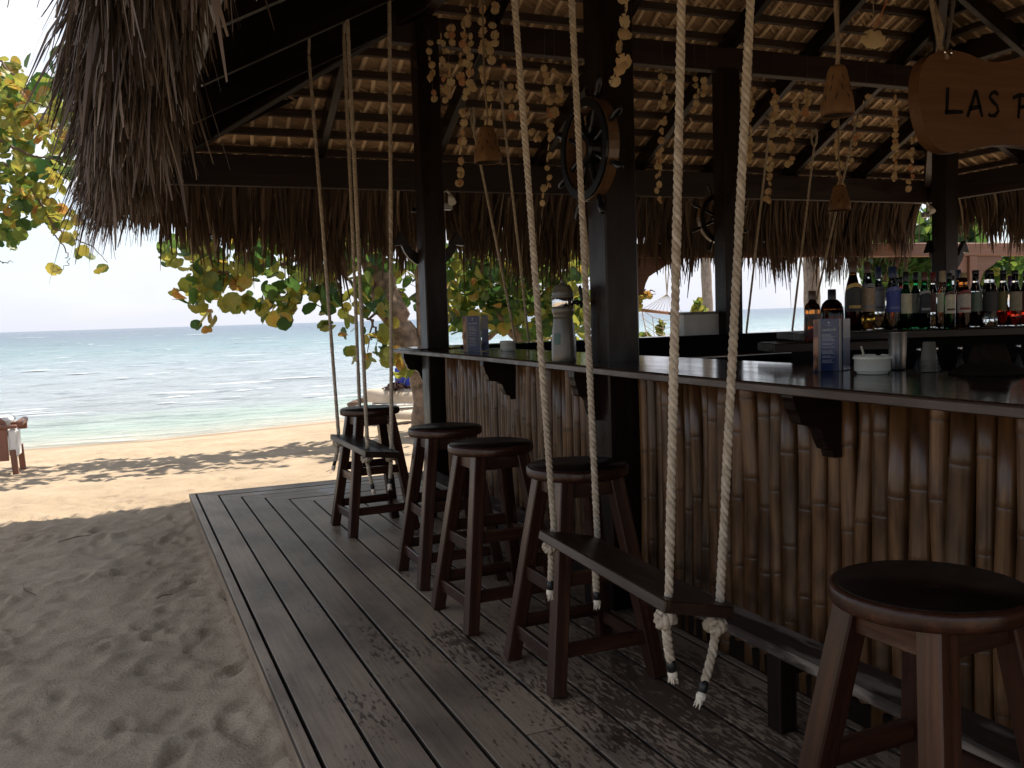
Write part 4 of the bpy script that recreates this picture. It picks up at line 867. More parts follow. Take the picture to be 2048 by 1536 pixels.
p = onz(1016, 702, CZ); ashtray((p[0], p[1], CZ + .001), .051, .066, 'white ashtray near the far menu stand, holding a thin stalk')
q0 = onz(1747, 749, CZ) + np.array([.015, .02, 0])
b = MB(); b.tube([q0 + np.array([-.015, .01, .03]), q0 + np.array([-.028, .02, .092])], .0035, 8); o = b.build('cigarette', M['paper'], None); tag(o, 'cigarette standing up in the near white ashtray', 'cigarette')
# box standing on the far counter by the second post
p0 = onv(1380, 670, -1.30); 
t = thing('storage_box', 'off white box standing on the far counter beside the second post', 'box', (4.15, -1.36, CZ + .009))
b = MB(); b.box((-.20, -.11, 0), (.25, .11, .185), .006); b.build('box_body', M['white'], t)
b = MB(); b.box((-.208, -.118, .1855), (.258, .118, .205), .005); b.build('lid', plain('grey_lid', (.22, .21, .18), .5), t)
# shaker, cups and napkin cone behind the near counter
def free(x, y, F, z=None):
    P_ = at(x, y, F); return P_
p = onz(1795, 740, CZ); t = thing('cocktail_shaker', 'tall steel shaker behind the near white ashtray', 'shaker', p); b = MB(); b.lathe([(.024, 0), (.026, .004), (.029, .06), (.031, .125), (.0325, .128), (.0325, .131), (.030, .129)], 24, c=(0, 0, .001)); b.build('cup', plain('dull_steel', (.22, .21, .20), .42, 1.0, noise=.1), t)
p = onz(1858, 744, CZ); t = thing('paper_cups', 'upturned stack of pale cups on the counter right of the steel shaker', 'cups', (p[0], p[1], CZ + .001)); b = MB()
for k in range(5): b.lathe([(.026, .009 * k), (.0255, .009 * k + .004), (.019, .009 * k + .062), (.004, .009 * k + .063)], 20); 
b.build('cup', plain('dull_cup', (.13, .115, .095), .6), t)
p = onz(1958, 752, CZ); t = thing('woven_cover', 'brown woven cone shaped cover lying on the counter', 'woven cover', (p[0] + .09, p[1] + .04, CZ + .001)); b = MB(); b.lathe([(.115, .0), (.117, .005), (.085, .022), (.062, .036), (.055, .062), (.046, .088), (.004, .096)], 28); b.build('crown', plain('woven_straw', (.016, .011, .008), .95, spec=.04, noise=.4, scale=60, bumps=.6), t)
# ------------------------------------------------------------------ back bar with bottles
RX = np.array([RM[0, 0], RM[1, 0], 0]); RX = unit(RX); FX = np.array([-RX[1], RX[0], 0])
SHZ = 1.283; o_ = at(1600, 640, 4.12); o_[2] = 0
back = thing('back_bar', 'dark back bar shelving carrying the rows of bottles', 'shelving')
def bb(x0, x1, y0, y1, z0, z1, nm, mat='black'):
    c = o_ + RX * (x0 + x1) / 2 + FX * (y0 + y1) / 2; b = MB(); b.frame((c[0], c[1], (z0 + z1) / 2), RX, FX, (0, 0, 1), (x1 - x0, y1 - y0, z1 - z0), .003); return b.build(nm, M[mat], back)
bb(0.02, 2.2, -.02, .44, SHZ - .035, SHZ - .001, 'shelf', 'beam'); bb(0.10, 2.2, .12, .46, .02, SHZ - .036, 'cabinet'); bb(0.10, 2.2, -.10, .118, .95, .98, 'lower_shelf'); bb(-.16, .36, -.16, .117, SHZ - .075, SHZ - .0362, 'end_shelf', 'beam')
GL = {k: glass('glass_' + k, c, .02) for k, c in {'clear': (.93, .95, .95), 'green': (.02, .32, .09), 'amber': (.62, .20, .03), 'darkamber': (.20, .05, .015), 'red': (.75, .05, .02), 'dark': (.03, .025, .02), 'gold': (.75, .45, .08)}.items()}
capm = {}
def cap(col):
    if col not in capm: capm[col] = plain('cap_' + '_'.join(str(int(c * 1000)) for c in col), col, .4)
    return capm[col]
BK, BR, TN, RD, BL, PU, WH, RB_ = (.008, .008, .01), (.07, .035, .02), (.28, .22, .13), (.16, .02, .015), (.012, .02, .07), (.05, .012, .09), (.5, .5, .48), (.11, .03, .02)
def bottle(px0, px1, ytop, F, glassn, capc, liq, fill, lab, label, style='std', ycap=None, base=None, lz=(.28, .62)):
    """a bottle seen between px0 and px1 with its top at ytop, standing at depth F"""
    xc = (px0 + px1) / 2; zb = base if base is not None else SHZ
    P_ = at(xc, 640, F); r = max(.018, (px1 - px0) / 2 * F / FPX); q = at(xc, ytop, F); H = q[2] - zb
    t = thing('bottle', label, 'bottle', (P_[0], P_[1], zb + .001), group='spirit bottles on the back bar')
    rn = min(r * .42, .0155); h1 = {'std': .56, 'slope': .48, 'flask': .62, 'round': .68}[style]; ch = .10 * H if ycap is None else (ycap - ytop) / FPX * F
    if style == 'slope': pr_ = [(r * .9, 0), (r, .004), (r, H * h1), (r * .93, H * .56), (r * .72, H * .68), (r * .50, H * .78), (rn, H * .86), (rn, H - ch)]
    elif style == 'flask': pr_ = [(r * .95, 0), (r, .006), (r, H * h1), (r * .96, H * .68), (r * .80, H * .735), (rn * 1.3, H * .77), (rn * 1.05, H * .80), (rn, H - ch)]
    elif style == 'round': pr_ = [(r * .92, 0), (r, .01), (r, H * .5), (r * .95, H * .62), (r * .80, H * .72), (r * .55, H * .78), (rn * 1.4, H * .80), (rn * 1.2, H - ch)]
    else: pr_ = [(r * .9, 0), (r, .004), (r, H * h1), (r * .95, H * .60), (r * .75, H * .66), (rn * 1.35, H * .72), (rn * 1.05, H * .80), (rn, H - ch)]
    b = MB(); b.lathe(pr_, 20); bo = b.build('glass', GL[glassn], t)
    if liq:
        hh = H * fill; b = MB(); pts = [(rr * .90, max(.006, z)) for rr, z in pr_ if z < hh]; rr_ = np.interp(hh, [z for _, z in pr_], [rr for rr, _ in pr_]) * .90; pts.append((rr_, hh)); b.lathe(pts, 16); b.build('liquid', GL[liq], t)
    b = MB(); b.lathe([(rn * 1.12, H - ch), (rn * 1.16, H - ch + .002), (rn * 1.14, H - .002), (rn * .9, H)], 14); b.build('cap', cap(capc), t)
    if lab:
        b = MB(); n_ = 11; V = []; f0 = math.atan2(-FX[1], -FX[0])
        for k in range(n_):
            a = f0 - 1.25 + 2.5 * k / (n_ - 1)
            for z in lz: V.append((math.cos(a) * (r + .0008), math.sin(a) * (r + .0008), z * H))
        b.add(V, [(2 * k, 2 * k + 2, 2 * k + 3, 2 * k + 1) for k in range(n_ - 1)], smooth=True); lo_ = b.build('bottle_label', labm(lab), t)
        if lab[3:]:
            b = MB(); V = []
            for k in range(n_):
                a = f0 - 1.2 + 2.4 * k / (n_ - 1); hh = .5 + .5 * math.cos((k / (n_ - 1) - .5) * 2.8)
                for z in (lz[1] + .012 - .10 * (1 - hh) , lz[1] + .055 * hh - .06 * (1 - hh) + .012): V.append((math.cos(a) * (r * 1.0 + .0016), math.sin(a) * (r + .0016), z * H))
            b.add(V, [(2 * k, 2 * k + 2, 2 * k + 3, 2 * k + 1) for k in range(n_ - 1)]); b.build('label_arch', labm(lab[3]), lo_)
            b = MB(); V = []
            for k in range(n_):
                a = f0 - .8 + 1.6 * k / (n_ - 1)
                for z in (lz[0] + .05, lz[0] + .09): V.append((math.cos(a) * (r + .0014), math.sin(a) * (r + .0014), z * H))
            b.add(V, [(2 * k, 2 * k + 2, 2 * k + 3, 2 * k + 1) for k in range(n_ - 1)]); b.build('label_band', labm(lab[3]), lo_)
    return t, r, H
_lm = {}
def labm(c):
    c = tuple(c[:3])
    if c not in _lm: _lm[c] = plain('label_print_%d_%d_%d' % tuple(int(q * 999) for q in c), c, .6, noise=.25, scale=70)
    return _lm[c]
GOLD = (.42, .28, .08)
BOT = [
 (1609, 1640, 582, 4.00, 'amber', BR, 'amber', .55, None, 'flat amber flask bottle at the left end of the row', 'flask', 600, SHZ - .035),
 (1641, 1687, 579, 4.06, 'darkamber', BK, 'darkamber', .6, None, 'squat round shouldered dark bottle beside the amber flask', 'round', 603, SHZ - .035),
 (1690, 1722, 523, 4.20, 'amber', BR, 'darkamber', .8, (.02, .02, .02, GOLD), 'tall brown bottle with a gold arched label', 'slope', 546, None),
 (1721, 1749, 525, 4.25, 'clear', BR, 'gold', .28, (.30, .22, .14, (.2, .2, .22)), 'tall clear bottle with a brown cap and tan label', 'slope', 547, None),
 (1745, 1769, 534, 4.42, 'clear', BL, 'clear', .5, (.26, .26, .30, (.12, .12, .16)), 'clear bottle with blue cap behind the tan labelled one', 'std', 557, None),
 (1770, 1801, 534, 4.24, 'clear', BL, 'clear', .6, (.03, .05, .24, (.10, .12, .30)), 'clear bottle with blue cap and bright blue label', 'slope', 557, None),
 (1785, 1801, 549, 4.50, 'clear', WH, 'red', .8, None, 'slim bottle of red liquid behind the blue labelled bottle', 'std', 556, None),
 (1794, 1808, 554, 4.40, 'red', BK, 'red', .7, (.40, .33, .30), 'small red bottle with black cap and pale label', 'std', 566, None),
 (1800, 1823, 544, 4.22, 'green', BK, 'green', .55, (.40, .38, .26), 'green bottle with tall black cap and cream label', 'std', 564, None),
 (1821, 1841, 545, 4.36, 'green', BK, 'green', .6, (.34, .36, .32), 'bright green bottle with short black cap', 'std', 561, None),
 (1837, 1860, 545, 4.24, 'green', RB_, 'dark', .7, (.02, .02, .03, (.3, .3, .3)), 'dark green bottle with brown red cap', 'std', 562, None),
 (1855, 1876, 545, 4.38, 'clear', RD, 'clear', .5, (.36, .2, .18), 'clear bottle with bright red cap', 'std', 564, None),
 (1872, 1897, 542, 4.23, 'clear', TN, 'clear', .6, (.36, .36, .26), 'clear bottle lettered CAMP with a tan cap', 'std', 565, None),
 (1888, 1909, 547, 4.10, 'green', BK, 'green', .7, (.42, .38, .28, (.05, .02, .02)), 'green bottle with black cap in front of the lettered bottle', 'std', 559, None),
 (1896, 1912, 541, 4.50, 'clear', WH, None, .5, None, 'clear bottle with white cap behind the green ones', 'std', 552, None),
 (1908, 1926, 540, 4.46, 'amber', BL, 'amber', .8, None, 'amber bottle with blue cap in the second row', 'std', 557, None),
 (1912, 1940, 546, 4.20, 'amber', TN, 'darkamber', .75, (.42, .38, .33, (.2, .03, .03)), 'reddish brown bottle with a white and red label', 'round', 556, None),
 (1937, 1964, 541, 4.24, 'clear', BK, 'dark', .62, (.10, .14, .11), 'clear bottle of dark spirit with dark green label', 'std', 549, None),
 (1962, 1994, 541, 4.22, 'clear', BK, 'clear', .3, (.012, .012, .014), 'broad clear bottle with a black label', 'round', 549, None),
 (1993, 2018, 541, 4.26, 'clear', BK, 'red', .55, (.17, .15, .05), 'clear bottle of red liquid with an olive label', 'std', 549, None),
 (2012, 2026, 552, 4.46, 'clear', PU, 'clear', .5, None, 'bottle with tall purple cap in the second row', 'std', 572, None),
 (2016, 2042, 541, 4.22, 'clear', BK, 'red', .35, (.20, .17, .11), 'clear bottle with brown label above red liquid at the right', 'std', 549, None),
 (2039, 2064, 541, 4.25, 'clear', PU, 'red', .4, (.13, .04, .04), 'bottle with dark red label cut by the right edge', 'std', 553, None)]
for a_ in BOT:
    px0, px1, yt, F_, gl, cp, lq, fl, lb, nm, sty, yc, bs = a_
    res = bottle(px0, px1, yt, F_, gl, cp, lq, fl, lb, nm, sty, yc, bs)
    if 'CAMP' in nm:
        t, r, H = res; cu = bpy.data.curves.new('lettering', 'FONT'); cu.body = 'CAMP'; cu.size = .019; cu.align_x = 'CENTER'; cu.extrude = .0004; cu.materials.append(M['paper']); o = bpy.data.objects.new('lettering', cu); COL.objects.link(o); o.parent = t
        pos = -FX * (r + .004); o.location = (pos[0], pos[1], H * .66); o.rotation_euler = (math.pi / 2, 0, math.atan2(RX[1], RX[0])); as_mesh(o)
# little bottles in the dark on the lower shelf
proto = None
for k in range(13):
    c = o_ + RX * (.42 + .092 * k) - FX * (.0 + .03 * (k % 2))
    if proto is None:
        proto = thing('small_bottle', 'small dark bottle with a pale cap in shadow on the lower shelf', 'bottle', (c[0], c[1], .981), group='bottles in shadow on the lower shelf')
        b = MB(); b.lathe([(.028, 0), (.03, .004), (.03, .13), (.012, .17), (.011, .205)], 14); b.build('glass', M['blackpaint'], proto)
        b = MB(); b.lathe([(.0135, .205), (.0135, .225), (.010, .227)], 12); b.build('cap', M['steel'], proto)
    else: dup(proto, (c[0], c[1], .981))
# ================================================================== hung from the roof
def shell_mesh(tint, seed):
    """a scallop: ribbed shallow fan with two ears, radius 1"""
    r = random.Random(seed); V = [(0, -.95, .05)]; F_ = []; T = [tint]; n_ = 15
    for ring_, rr in enumerate((.55, .92, 1.0)):
        for k in range(n_):
            a = -2.35 + 4.7 * k / (n_ - 1); rib = .05 * (1 if k % 2 else -1) * (ring_ + .3)
            x = math.sin(a) * rr * (1 + .02 * (1 if k % 2 else -1) * ring_); y = math.cos(a) * rr * .98 + (-.12 if abs(a) > 2 else 0); V.append((x, y, .34 * (1 - rr ** 2) + rib * .6 - .05)); T.append(min(1, max(0, tint + (-.25 if ring_ == 2 else .12) + (.14 if k % 2 else -.1))))
    for k in range(n_ - 1): F_.append((0, 1 + k, 2 + k))
    for q in range(2):
        for k in range(n_ - 1): a = 1 + q * n_ + k; F_.append((a, a + n_, a + n_ + 1, a + 1))
    o = len(V); V += [(-.42, -1.0, 0), (.42, -1.0, 0), (.30, -.62, .05), (-.30, -.62, .05)]; T += [tint] * 4; F_.append((o, o + 1, o + 2, o + 3))
    me = bpy.data.meshes.new('shell'); me.from_pydata(V, [], F_)
    a = me.attributes.new('tint', 'FLOAT', 'POINT'); a.data.foreach_set('value', np.array(T, np.float32)); me.materials.append(M['shell'])
    me.polygons.foreach_set('use_smooth', [True] * len(F_)); return me
SHM = [shell_mesh(t_, i) for i, t_ in enumerate((.05, .2, .3, .45, .6, .95, .15, .4))]
def chime(pts, F, label, n, size=.027, seed=0, top=None):
    """a string of shells through sight points at depth F"""
    r = random.Random(seed); P = [at(x, y, F) for x, y in pts]; O = P[0].copy(); t = thing('shell_string', label, 'shell string', O, group='strings of scallop shells under the roof')
    tp_ = [np.array([P[0][0], P[0][1], top if top else P[0][2] + .12])] + P
    b = MB(); b.tube([p - O for p in tp_], .0011, 4); b.build('thread', M['thread'], t)
    seg = [0] + list(np.cumsum([np.linalg.norm(P[i + 1] - P[i]) for i in range(len(P) - 1)]))
    for k in range(n):
        q = seg[-1] * (k + .5 + r.uniform(-.35, .35)) / n; c = np.array([np.interp(q, seg, [p[j] for p in P]) for j in range(3)])
        for rep in range(2 if r.random() < .35 else 1):
            me = r.choice(SHM[:5] + SHM[6:]) if r.random() < .93 else SHM[5]; o = bpy.data.objects.new('shell', me); COL.objects.link(o); o.parent = t
            rr = size * r.uniform(.72, 1.12); c2 = c + np.array([r.uniform(-.016, .016), r.uniform(-.016, .016), r.uniform(-.012, .012)]); o.location = tuple(c2 - O); o.scale = (rr, rr, rr)
            yaw = math.atan2(RM[1, 0], RM[0, 0]) + r.gauss(0, .8) + (math.pi if r.random() < .3 else 0); o.rotation_euler = (math.pi / 2 + r.gauss(0, .25), r.gauss(math.pi, .45), yaw)
    return t
RZ = 3.40
CH = [
 ([(857, 72), (860, 125), (868, 205)], 6.35, 8, .024, 'leftmost shell string, just right of the far left post', 3.40),
 ([(880, 62), (884, 120), (893, 212)], 6.2, 9, .024, 'second shell string from the far left post, ending above the beam', 3.40),
 ([(901, 45), (896, 140), (897, 205)], 6.0, 9, .026, 'short dense shell string beside the long one', 3.42),
 ([(932, 18), (922, 130), (931, 220), (926, 310), (919, 378)], 5.8, 21, .026, 'long shell string reaching down past the eave beam left of the gourd lamp', 3.6),
 ([(944, 8), (936, 90), (942, 190)], 5.6, 11, .025, 'shell string in the thick of the left cluster', 3.6),
 ([(966, 0), (966, 110), (976, 210), (972, 312)], 5.4, 20, .025, 'shell string hanging down over the first gourd lamp', 3.6),
 ([(990, 0), (988, 60), (982, 130)], 5.2, 7, .025, 'short shell string at the top, right of the left cluster', 3.6),
 ([(1008, 128), (1018, 185), (1027, 245)], 6.3, 6, .025, 'thin shell string left of the first thick rope', 3.40),
 ([(1036, 136), (1050, 230), (1062, 262), (1080, 285)], 6.2, 8, .024, 'curving shell string behind the first thick rope', 3.40),
 ([(1090, 130), (1098, 230), (1098, 300), (1094, 370), (1086, 415)], 6.0, 20, .024, 'long shell string between the two thick ropes left of the wheel', 3.40),
 ([(1110, 132), (1118, 185), (1112, 235)], 6.1, 8, .024, 'shell string close left of the large ship wheel', 3.40),
 ([(1250, 0), (1246, 62), (1241, 122), (1220, 172)], 3.55, 8, .028, 'string of big pale shells hanging in front of the central post', 3.5),
 ([(1262, 150), (1258, 178)], 6.2, 4, .024, 'few shells just right of the central post', 3.40),
 ([(1326, 152), (1327, 230), (1320, 310), (1316, 415)], 6.6, 21, .024, 'long shell string left of the third thick rope', 3.40),
 ([(1390, 152), (1394, 205), (1383, 246)], 6.7, 7, .025, 'shell string right of the third thick rope', 3.40),
 ([(1414, 158), (1405, 190)], 6.7, 3, .025, 'few shells against the second post', 3.40),
 ([(1505, 170), (1500, 250), (1499, 322)], 6.9, 16, .026, 'shell string touching the fourth thick rope', 3.40),
 ([(1549, 172), (1545, 250), (1541, 330), (1536, 405)], 7.0, 22, .026, 'long shell string right of the fourth thick rope', 3.40),
 ([(1588, 178), (1588, 240), (1578, 330)], 7.1, 13, .026, 'shell string ending in a reddish shell before the gourd lamp', 3.40),
 ([(1615, 180), (1612, 232)], 7.1, 8, .026, 'short thick shell string left of the big gourd lamp', 3.40),
 ([(1672, 238), (1678, 330), (1682, 392)], 6.6, 15, .025, 'shell string hanging under the big gourd lamp', 3.6),
 ([(1733, 190), (1718, 260), (1700, 325)], 7.4, 10, .025, 'slanting shell string right of the big gourd lamp', 3.40),
 ([(1790, 196), (1792, 260), (1788, 362)], 7.5, 17, .026, 'shell string left of the wooden sign', 3.40),
 ([(1838, 200), (1830, 270), (1818, 380)], 7.6, 16, .026, 'shell string partly behind the wooden sign', 3.40)]
for i, (pts, F_, n_, sz, lb, tp_) in enumerate(CH): chime(pts, F_, lb, n_, sz, 500 + i, tp_)
t = thing('hanging_shell', 'single large pale scallop on an orange thread near the top right', 'shell', at(1747, 78, 3.0), group=None)
o = bpy.data.objects.new('shell', SHM[1]); COL.objects.link(o); o.parent = t; o.scale = (.041, .036, .041); o.rotation_euler = (math.pi / 2 + .4, math.pi - .35, math.atan2(RM[1, 0], RM[0, 0]) + .2)
b = MB(); b.tube([(0, 0, .03), tuple(at(1746, 0, 3.0) - at(1747, 78, 3.0) + np.array([0, 0, .6]))], .0014, 5); b.build('thread', M['twine'], t)
b = MB(); b.tube([(0.004, 0, .03), tuple(at(1775, 0, 3.0) - at(1747, 78, 3.0)), tuple(at(1790, 0, 3.0) - at(1747, 78, 3.0) + np.array([0, 0, .6]))], .0022, 5); b.build('orange_thread', plain('orange_twine', (.30, .09, .03), .9), t)
# carved gourd lamps on twine
def gourd(x, y0, y1, w_px, F, label, ztop):
    """y0 the top of the gourd, y1 its rim"""
    p1 = at(x, y1, F); p0 = at(x, y0, F); H = p0[2] - p1[2]; R_ = w_px / 2 * F / FPX; t = thing('gourd_lamp', label, 'hanging lamp', p1, group='carved gourd lamps on twine')
    b = MB(); pr_ = [(R_ * .90, .004), (R_ * .95, 0), (R_ * .99, H * .06), (R_ * 1.0, H * .14), (R_ * .97, H * .22), (R_ * .90, H * .36), (R_ * .80, H * .52), (R_ * .70, H * .68), (R_ * .60, H * .82), (R_ * .52, H * .92), (R_ * .40, H * .98), (R_ * .12, H)]
    b.lathe(pr_ + [(.002, H)], 28, cap=False); b.build('gourd_body', M['gourd'], t)
    b = MB(); b.lathe([(R_ * .90, .004), (R_ * .84, H * .16), (R_ * .55, H * .7), (.003, H * .9)], 24, cap=False); b.build('dark_inside', M['darkcut'], t)
    b = MB(); r = random.Random(int(x))
    for row, (z, nn) in enumerate(((.34, 8), (.52, 8), (.72, 7))):
        for k in range(nn):
            a = 2 * math.pi * (k + .5 * row) / nn; lean = .16 * (1 if (k + row) % 2 else -1); V = []
            for q, wq in ((-.5, 0), (-.25, .8), (.1, 1), (.5, 0)):
                zz = z * H + q * H * .17; rr = np.interp(zz, [h for _, h in pr_], [c for c, _ in pr_]) + .0012; aa = a + lean * q
                for s_ in (-1, 1): V.append((math.cos(aa + s_ * wq * .055) * rr, math.sin(aa + s_ * wq * .055) * rr, zz))
            b.add(V, [(0, 1, 3, 2), (2, 3, 5, 4), (4, 5, 7, 6)])
    b.build('carved_cuts', M['darkcut'], t)
    b = MB(); b.tube([(0, 0, H * .96), (.006, 0, H + .05), (-.005, 0, H + .2), (.002, .0, ztop - p1[2])], .0075 if F < 4 else .006, 8); b.build('twine', M['twine'], t)
    return t
gourd(1675, 132, 232, 66, 3.3, 'big carved gourd lamp on twine left of the wooden sign', 3.6)
gourd(976, 252, 326, 56, 5.0, 'carved gourd lamp behind the first thick rope with shells over it', 3.75)
gourd(1679, 370, 421, 44, 6.4, 'far small gourd lamp in front of the eave thatch', 3.8)
# carved sign board
SV = -5.60
t = thing('wooden_sign', 'shaped wooden board sign hand lettered LAS P, hanging at the right edge', 'sign', onv(1840, 195, SV)); O = np.array(t.location)
def sg(x, y): p = onv(x, y, SV) - O; return (p[0], p[2])
ol = [(1838, 190), (1840, 150), (1850, 122), (1872, 105), (1900, 100), (1932, 106), (1960, 118), (1985, 124), (2010, 122), (2040, 116), (2085, 104), (2130, 100), (2170, 112), (2190, 150), (2192, 200), (2180, 250), (2150, 285), (2105, 298), (2048, 292), (2000, 290), (1960, 294), (1925, 303), (1895, 304), (1868, 290), (1852, 262), (1842, 225)]
pts = [sg(*p) for p in ol]; sm = []
for k in range(len(pts)):                                            # rounded outline
    p_, q_, r_, s_ = (np.array(pts[(k + j) % len(pts)]) for j in (-1, 0, 1, 2))
    for u_ in (0, .33, .67): sm.append(tuple(.5 * ((2 * q_) + (-p_ + r_) * u_ + (2 * p_ - 5 * q_ + 4 * r_ - s_) * u_ ** 2 + (-p_ + 3 * q_ - 3 * r_ + s_) * u_ ** 3)))
b = MB(); b.prism(sm, (1, 0, 0), (0, 0, 1), (0, 1, 0), (0, .025, 0), .05); b.build('sign_board', M['sign'], t)
def stroke(b, pts, wd):
    P_ = [np.array(sg(*p)) for p in pts]; L_, R_ = [], []
    for i, p in enumerate(P_):
        d = P_[min(i + 1, len(P_) - 1)] - P_[max(i - 1, 0)]; d /= np.linalg.norm(d) + 1e-9; nn = np.array([-d[1], d[0]]) * wd * (1 + .15 * math.sin(i * 2.1)); L_.append(p + nn); R_.append(p - nn)
    V = [(p[0], -.0015, p[1]) for p in L_] + [(p[0], -.0015, p[1]) for p in R_]; n_ = len(P_)
    b.add(V, [(k, n_ + k, n_ + k + 1, k + 1) for k in range(n_ - 1)])
lw = .0074
for nm, strokes in {'letter_L': [[(1895, 175), (1894, 200), (1893, 226)], [(1889, 225), (1905, 224), (1926, 224)]],
    'letter_A': [[(1934, 234), (1944, 205), (1951, 180)], [(1951, 180), (1957, 205), (1964, 234)], [(1938, 219), (1950, 215), (1962, 213)]],
    'letter_S': [[(1996, 190), (1990, 184), (1982, 187), (1979, 195), (1985, 203), (1993, 211), (1996, 222), (1990, 231), (1981, 232), (1976, 228)]],
    'letter_P': [[(2039, 193), (2038, 215), (2036, 237)], [(2025, 196), (2040, 190), (2056, 192), (2062, 202), (2054, 212), (2038, 215)]]}.items():
    b = MB()
    for s_ in strokes: stroke(b, s_, lw)
    b.build(nm, M['ink'], t)
e1 = onv(1893, 118, SV) - O
b = MB(); b.tube([e1 + np.array([0, -.004, 0]), e1 + np.array([-.012, .02, .05]), onv(1872, 0, SV) - O + np.array([0, .02, 0]), onv(1860, 0, SV) - O + np.array([0, .02, .75])], .0085, 8); b.tube([e1 + np.array([0, .05, 0]), e1 + np.array([-.004, .03, .05]), onv(1884, 60, SV) - O, onv(1876, 0, SV) - O + np.array([0, .02, 0])], .008, 8); b.build('hanging_rope', M['twine'], t)
b = MB(); b.tube([e1 + np.array([.01, .02, .0]), onv(1908, 60, SV) - O + np.array([0, .02, 0]), onv(1916, 0, SV) - O + np.array([0, .02, 0]), onv(1922, 0, SV) - O + np.array([0, .02, .75])], .007, 6); b.build('hanging_strap', plain('grey_strap', (.07, .055, .045), .8), t)
for s_ in (-.018, .014):
    b = MB(); b.tube([e1 + np.array([s_, -.008, .012]), e1 + np.array([s_, -.008, .035])], .004, 6); b.build('screw_eye', M['chrome'], t)
e2 = onv(2140, 112, SV) - O; b = MB(); b.tube([e2, e2 + np.array([.02, .02, .1]), e2 + np.array([.03, .02, 1.2])], .0085, 8); b.build('hanging_rope', M['twine'], t)
# little spotlight by the far left post, grey bracket; horizontal lashing ropes under the roof
def spot(p, label):
    t = thing('spotlight', label, 'spotlight', p, group='small spotlights on the posts'); b = MB(); b.tube([(0, 0, 0), (.03, .01, .02), (.06, .01, -.02)], .009, 6); b.build('arm', M['steel'], t)
    b = MB(); b.lathe([(.006, 0), (.018, .005), (.026, .04), (.031, .075), (.028, .076)], 16, c=(.05, .0, -.02), axis=((1, 0, 0), (0, .8, -.6), (.0, -.6, -.8))); b.build('lamp_head', M['white'], t)
    b = MB(); b.frame((.03, .02, -.10), (1, 0, 0), (0, 1, 0), (0, 0, 1), (.075, .05, .05), .006); b.build('junction_box', M['steel'], t)
spot(onv(887, 385, RV0 - .06), 'small pale spotlight and box on the far left post below the beam')
spot(onv(1850, 408, RV0 - .06), 'small glass spotlight on the far right post')
for (a_, b_, d_, lb) in (((985, 168), (1150, 182), 7.3, 'upper pale rope stretched along a batten left of the large wheel'), ((975, 215), (1135, 229), 7.5, 'lower pale rope stretched along a batten left of the large wheel'),
                        ((1565, 215), (1690, 228), 7.9, 'upper pale rope stretched along a batten near the big gourd lamp'), ((1505, 256), (1640, 268), 7.9, 'lower pale rope stretched along a batten near the big gourd lamp')):
    def onroof(x, y): d = ray(x, y); z0 = RB + .16; tt = (z0 - SL * CAM[1] - CAM[2]) / (d[2] + SL * d[1]); return CAM + d * tt
    p0, p1 = onroof(*a_), onroof(*b_); b = MB(); rope(b, [p0 - p0, (p1 - p0) * .5 - np.array([0, 0, .006]), p1 - p0], .0085, .05, per=5, seed=int(a_[0])); 
    t = thing('lashing_rope', lb, 'rope', p0, group='pale ropes stretched along the ceiling battens'); b.build('rope', M['rope'], t)
    for e_ in (np.zeros(3), p1 - p0):
        b = MB(); b.lathe([(.004, -.012), (.018, -.006), (.018, .006), (.004, .012)], 8, c=e_); b.build('knot', M['rope'], t)
# ================================================================== trees
LT = [.12, .32, .5, .64, .78, .93]
def leaf_mesh(tint):
    """round leathery sea grape leaf, slightly folded along its rib, radius 1"""
    V, F_, T = [(0, -.02, .0)], [], [min(1, tint + .16)]; n_ = 14
    for k in range(n_):
        a = 2 * math.pi * k / n_ - math.pi / 2; rr = 1.0 if k else .72; x = math.cos(a) * rr; y = math.sin(a) * rr * .94
        V.append((x * (1 + .04 * math.sin(5 * a)), y, .30 * abs(x) ** 1.3 - .14 * y * y + .05 * math.sin(3 * a + tint * 20))); T.append(max(0, min(1, tint + (.05 if k % 2 else -.06))))
    F_ = [(0, 1 + k, 1 + (k + 1) % n_) for k in range(n_)]
    V.append((0.0, -1.15, -.1)); V.append((.035, -.7, 0)); V.append((-.035, -.7, 0)); T += [.7] * 3; F_.append((n_ + 1, n_ + 2, n_ + 3))
    me = bpy.data.meshes.new('leaf'); me.from_pydata(V, [], F_); a = me.attributes.new('tint', 'FLOAT', 'POINT'); a.data.foreach_set('value', np.array(T, np.float32)); me.materials.append(M['leaf']); return me
LM = [leaf_mesh(t_) for t_ in LT]
BASE_L = np.array([[0, 0, 0]] + [[math.cos(2 * math.pi * k / 8), math.sin(2 * math.pi * k / 8) * .94, .26 * abs(math.cos(2 * math.pi * k / 8))] for k in range(8)])
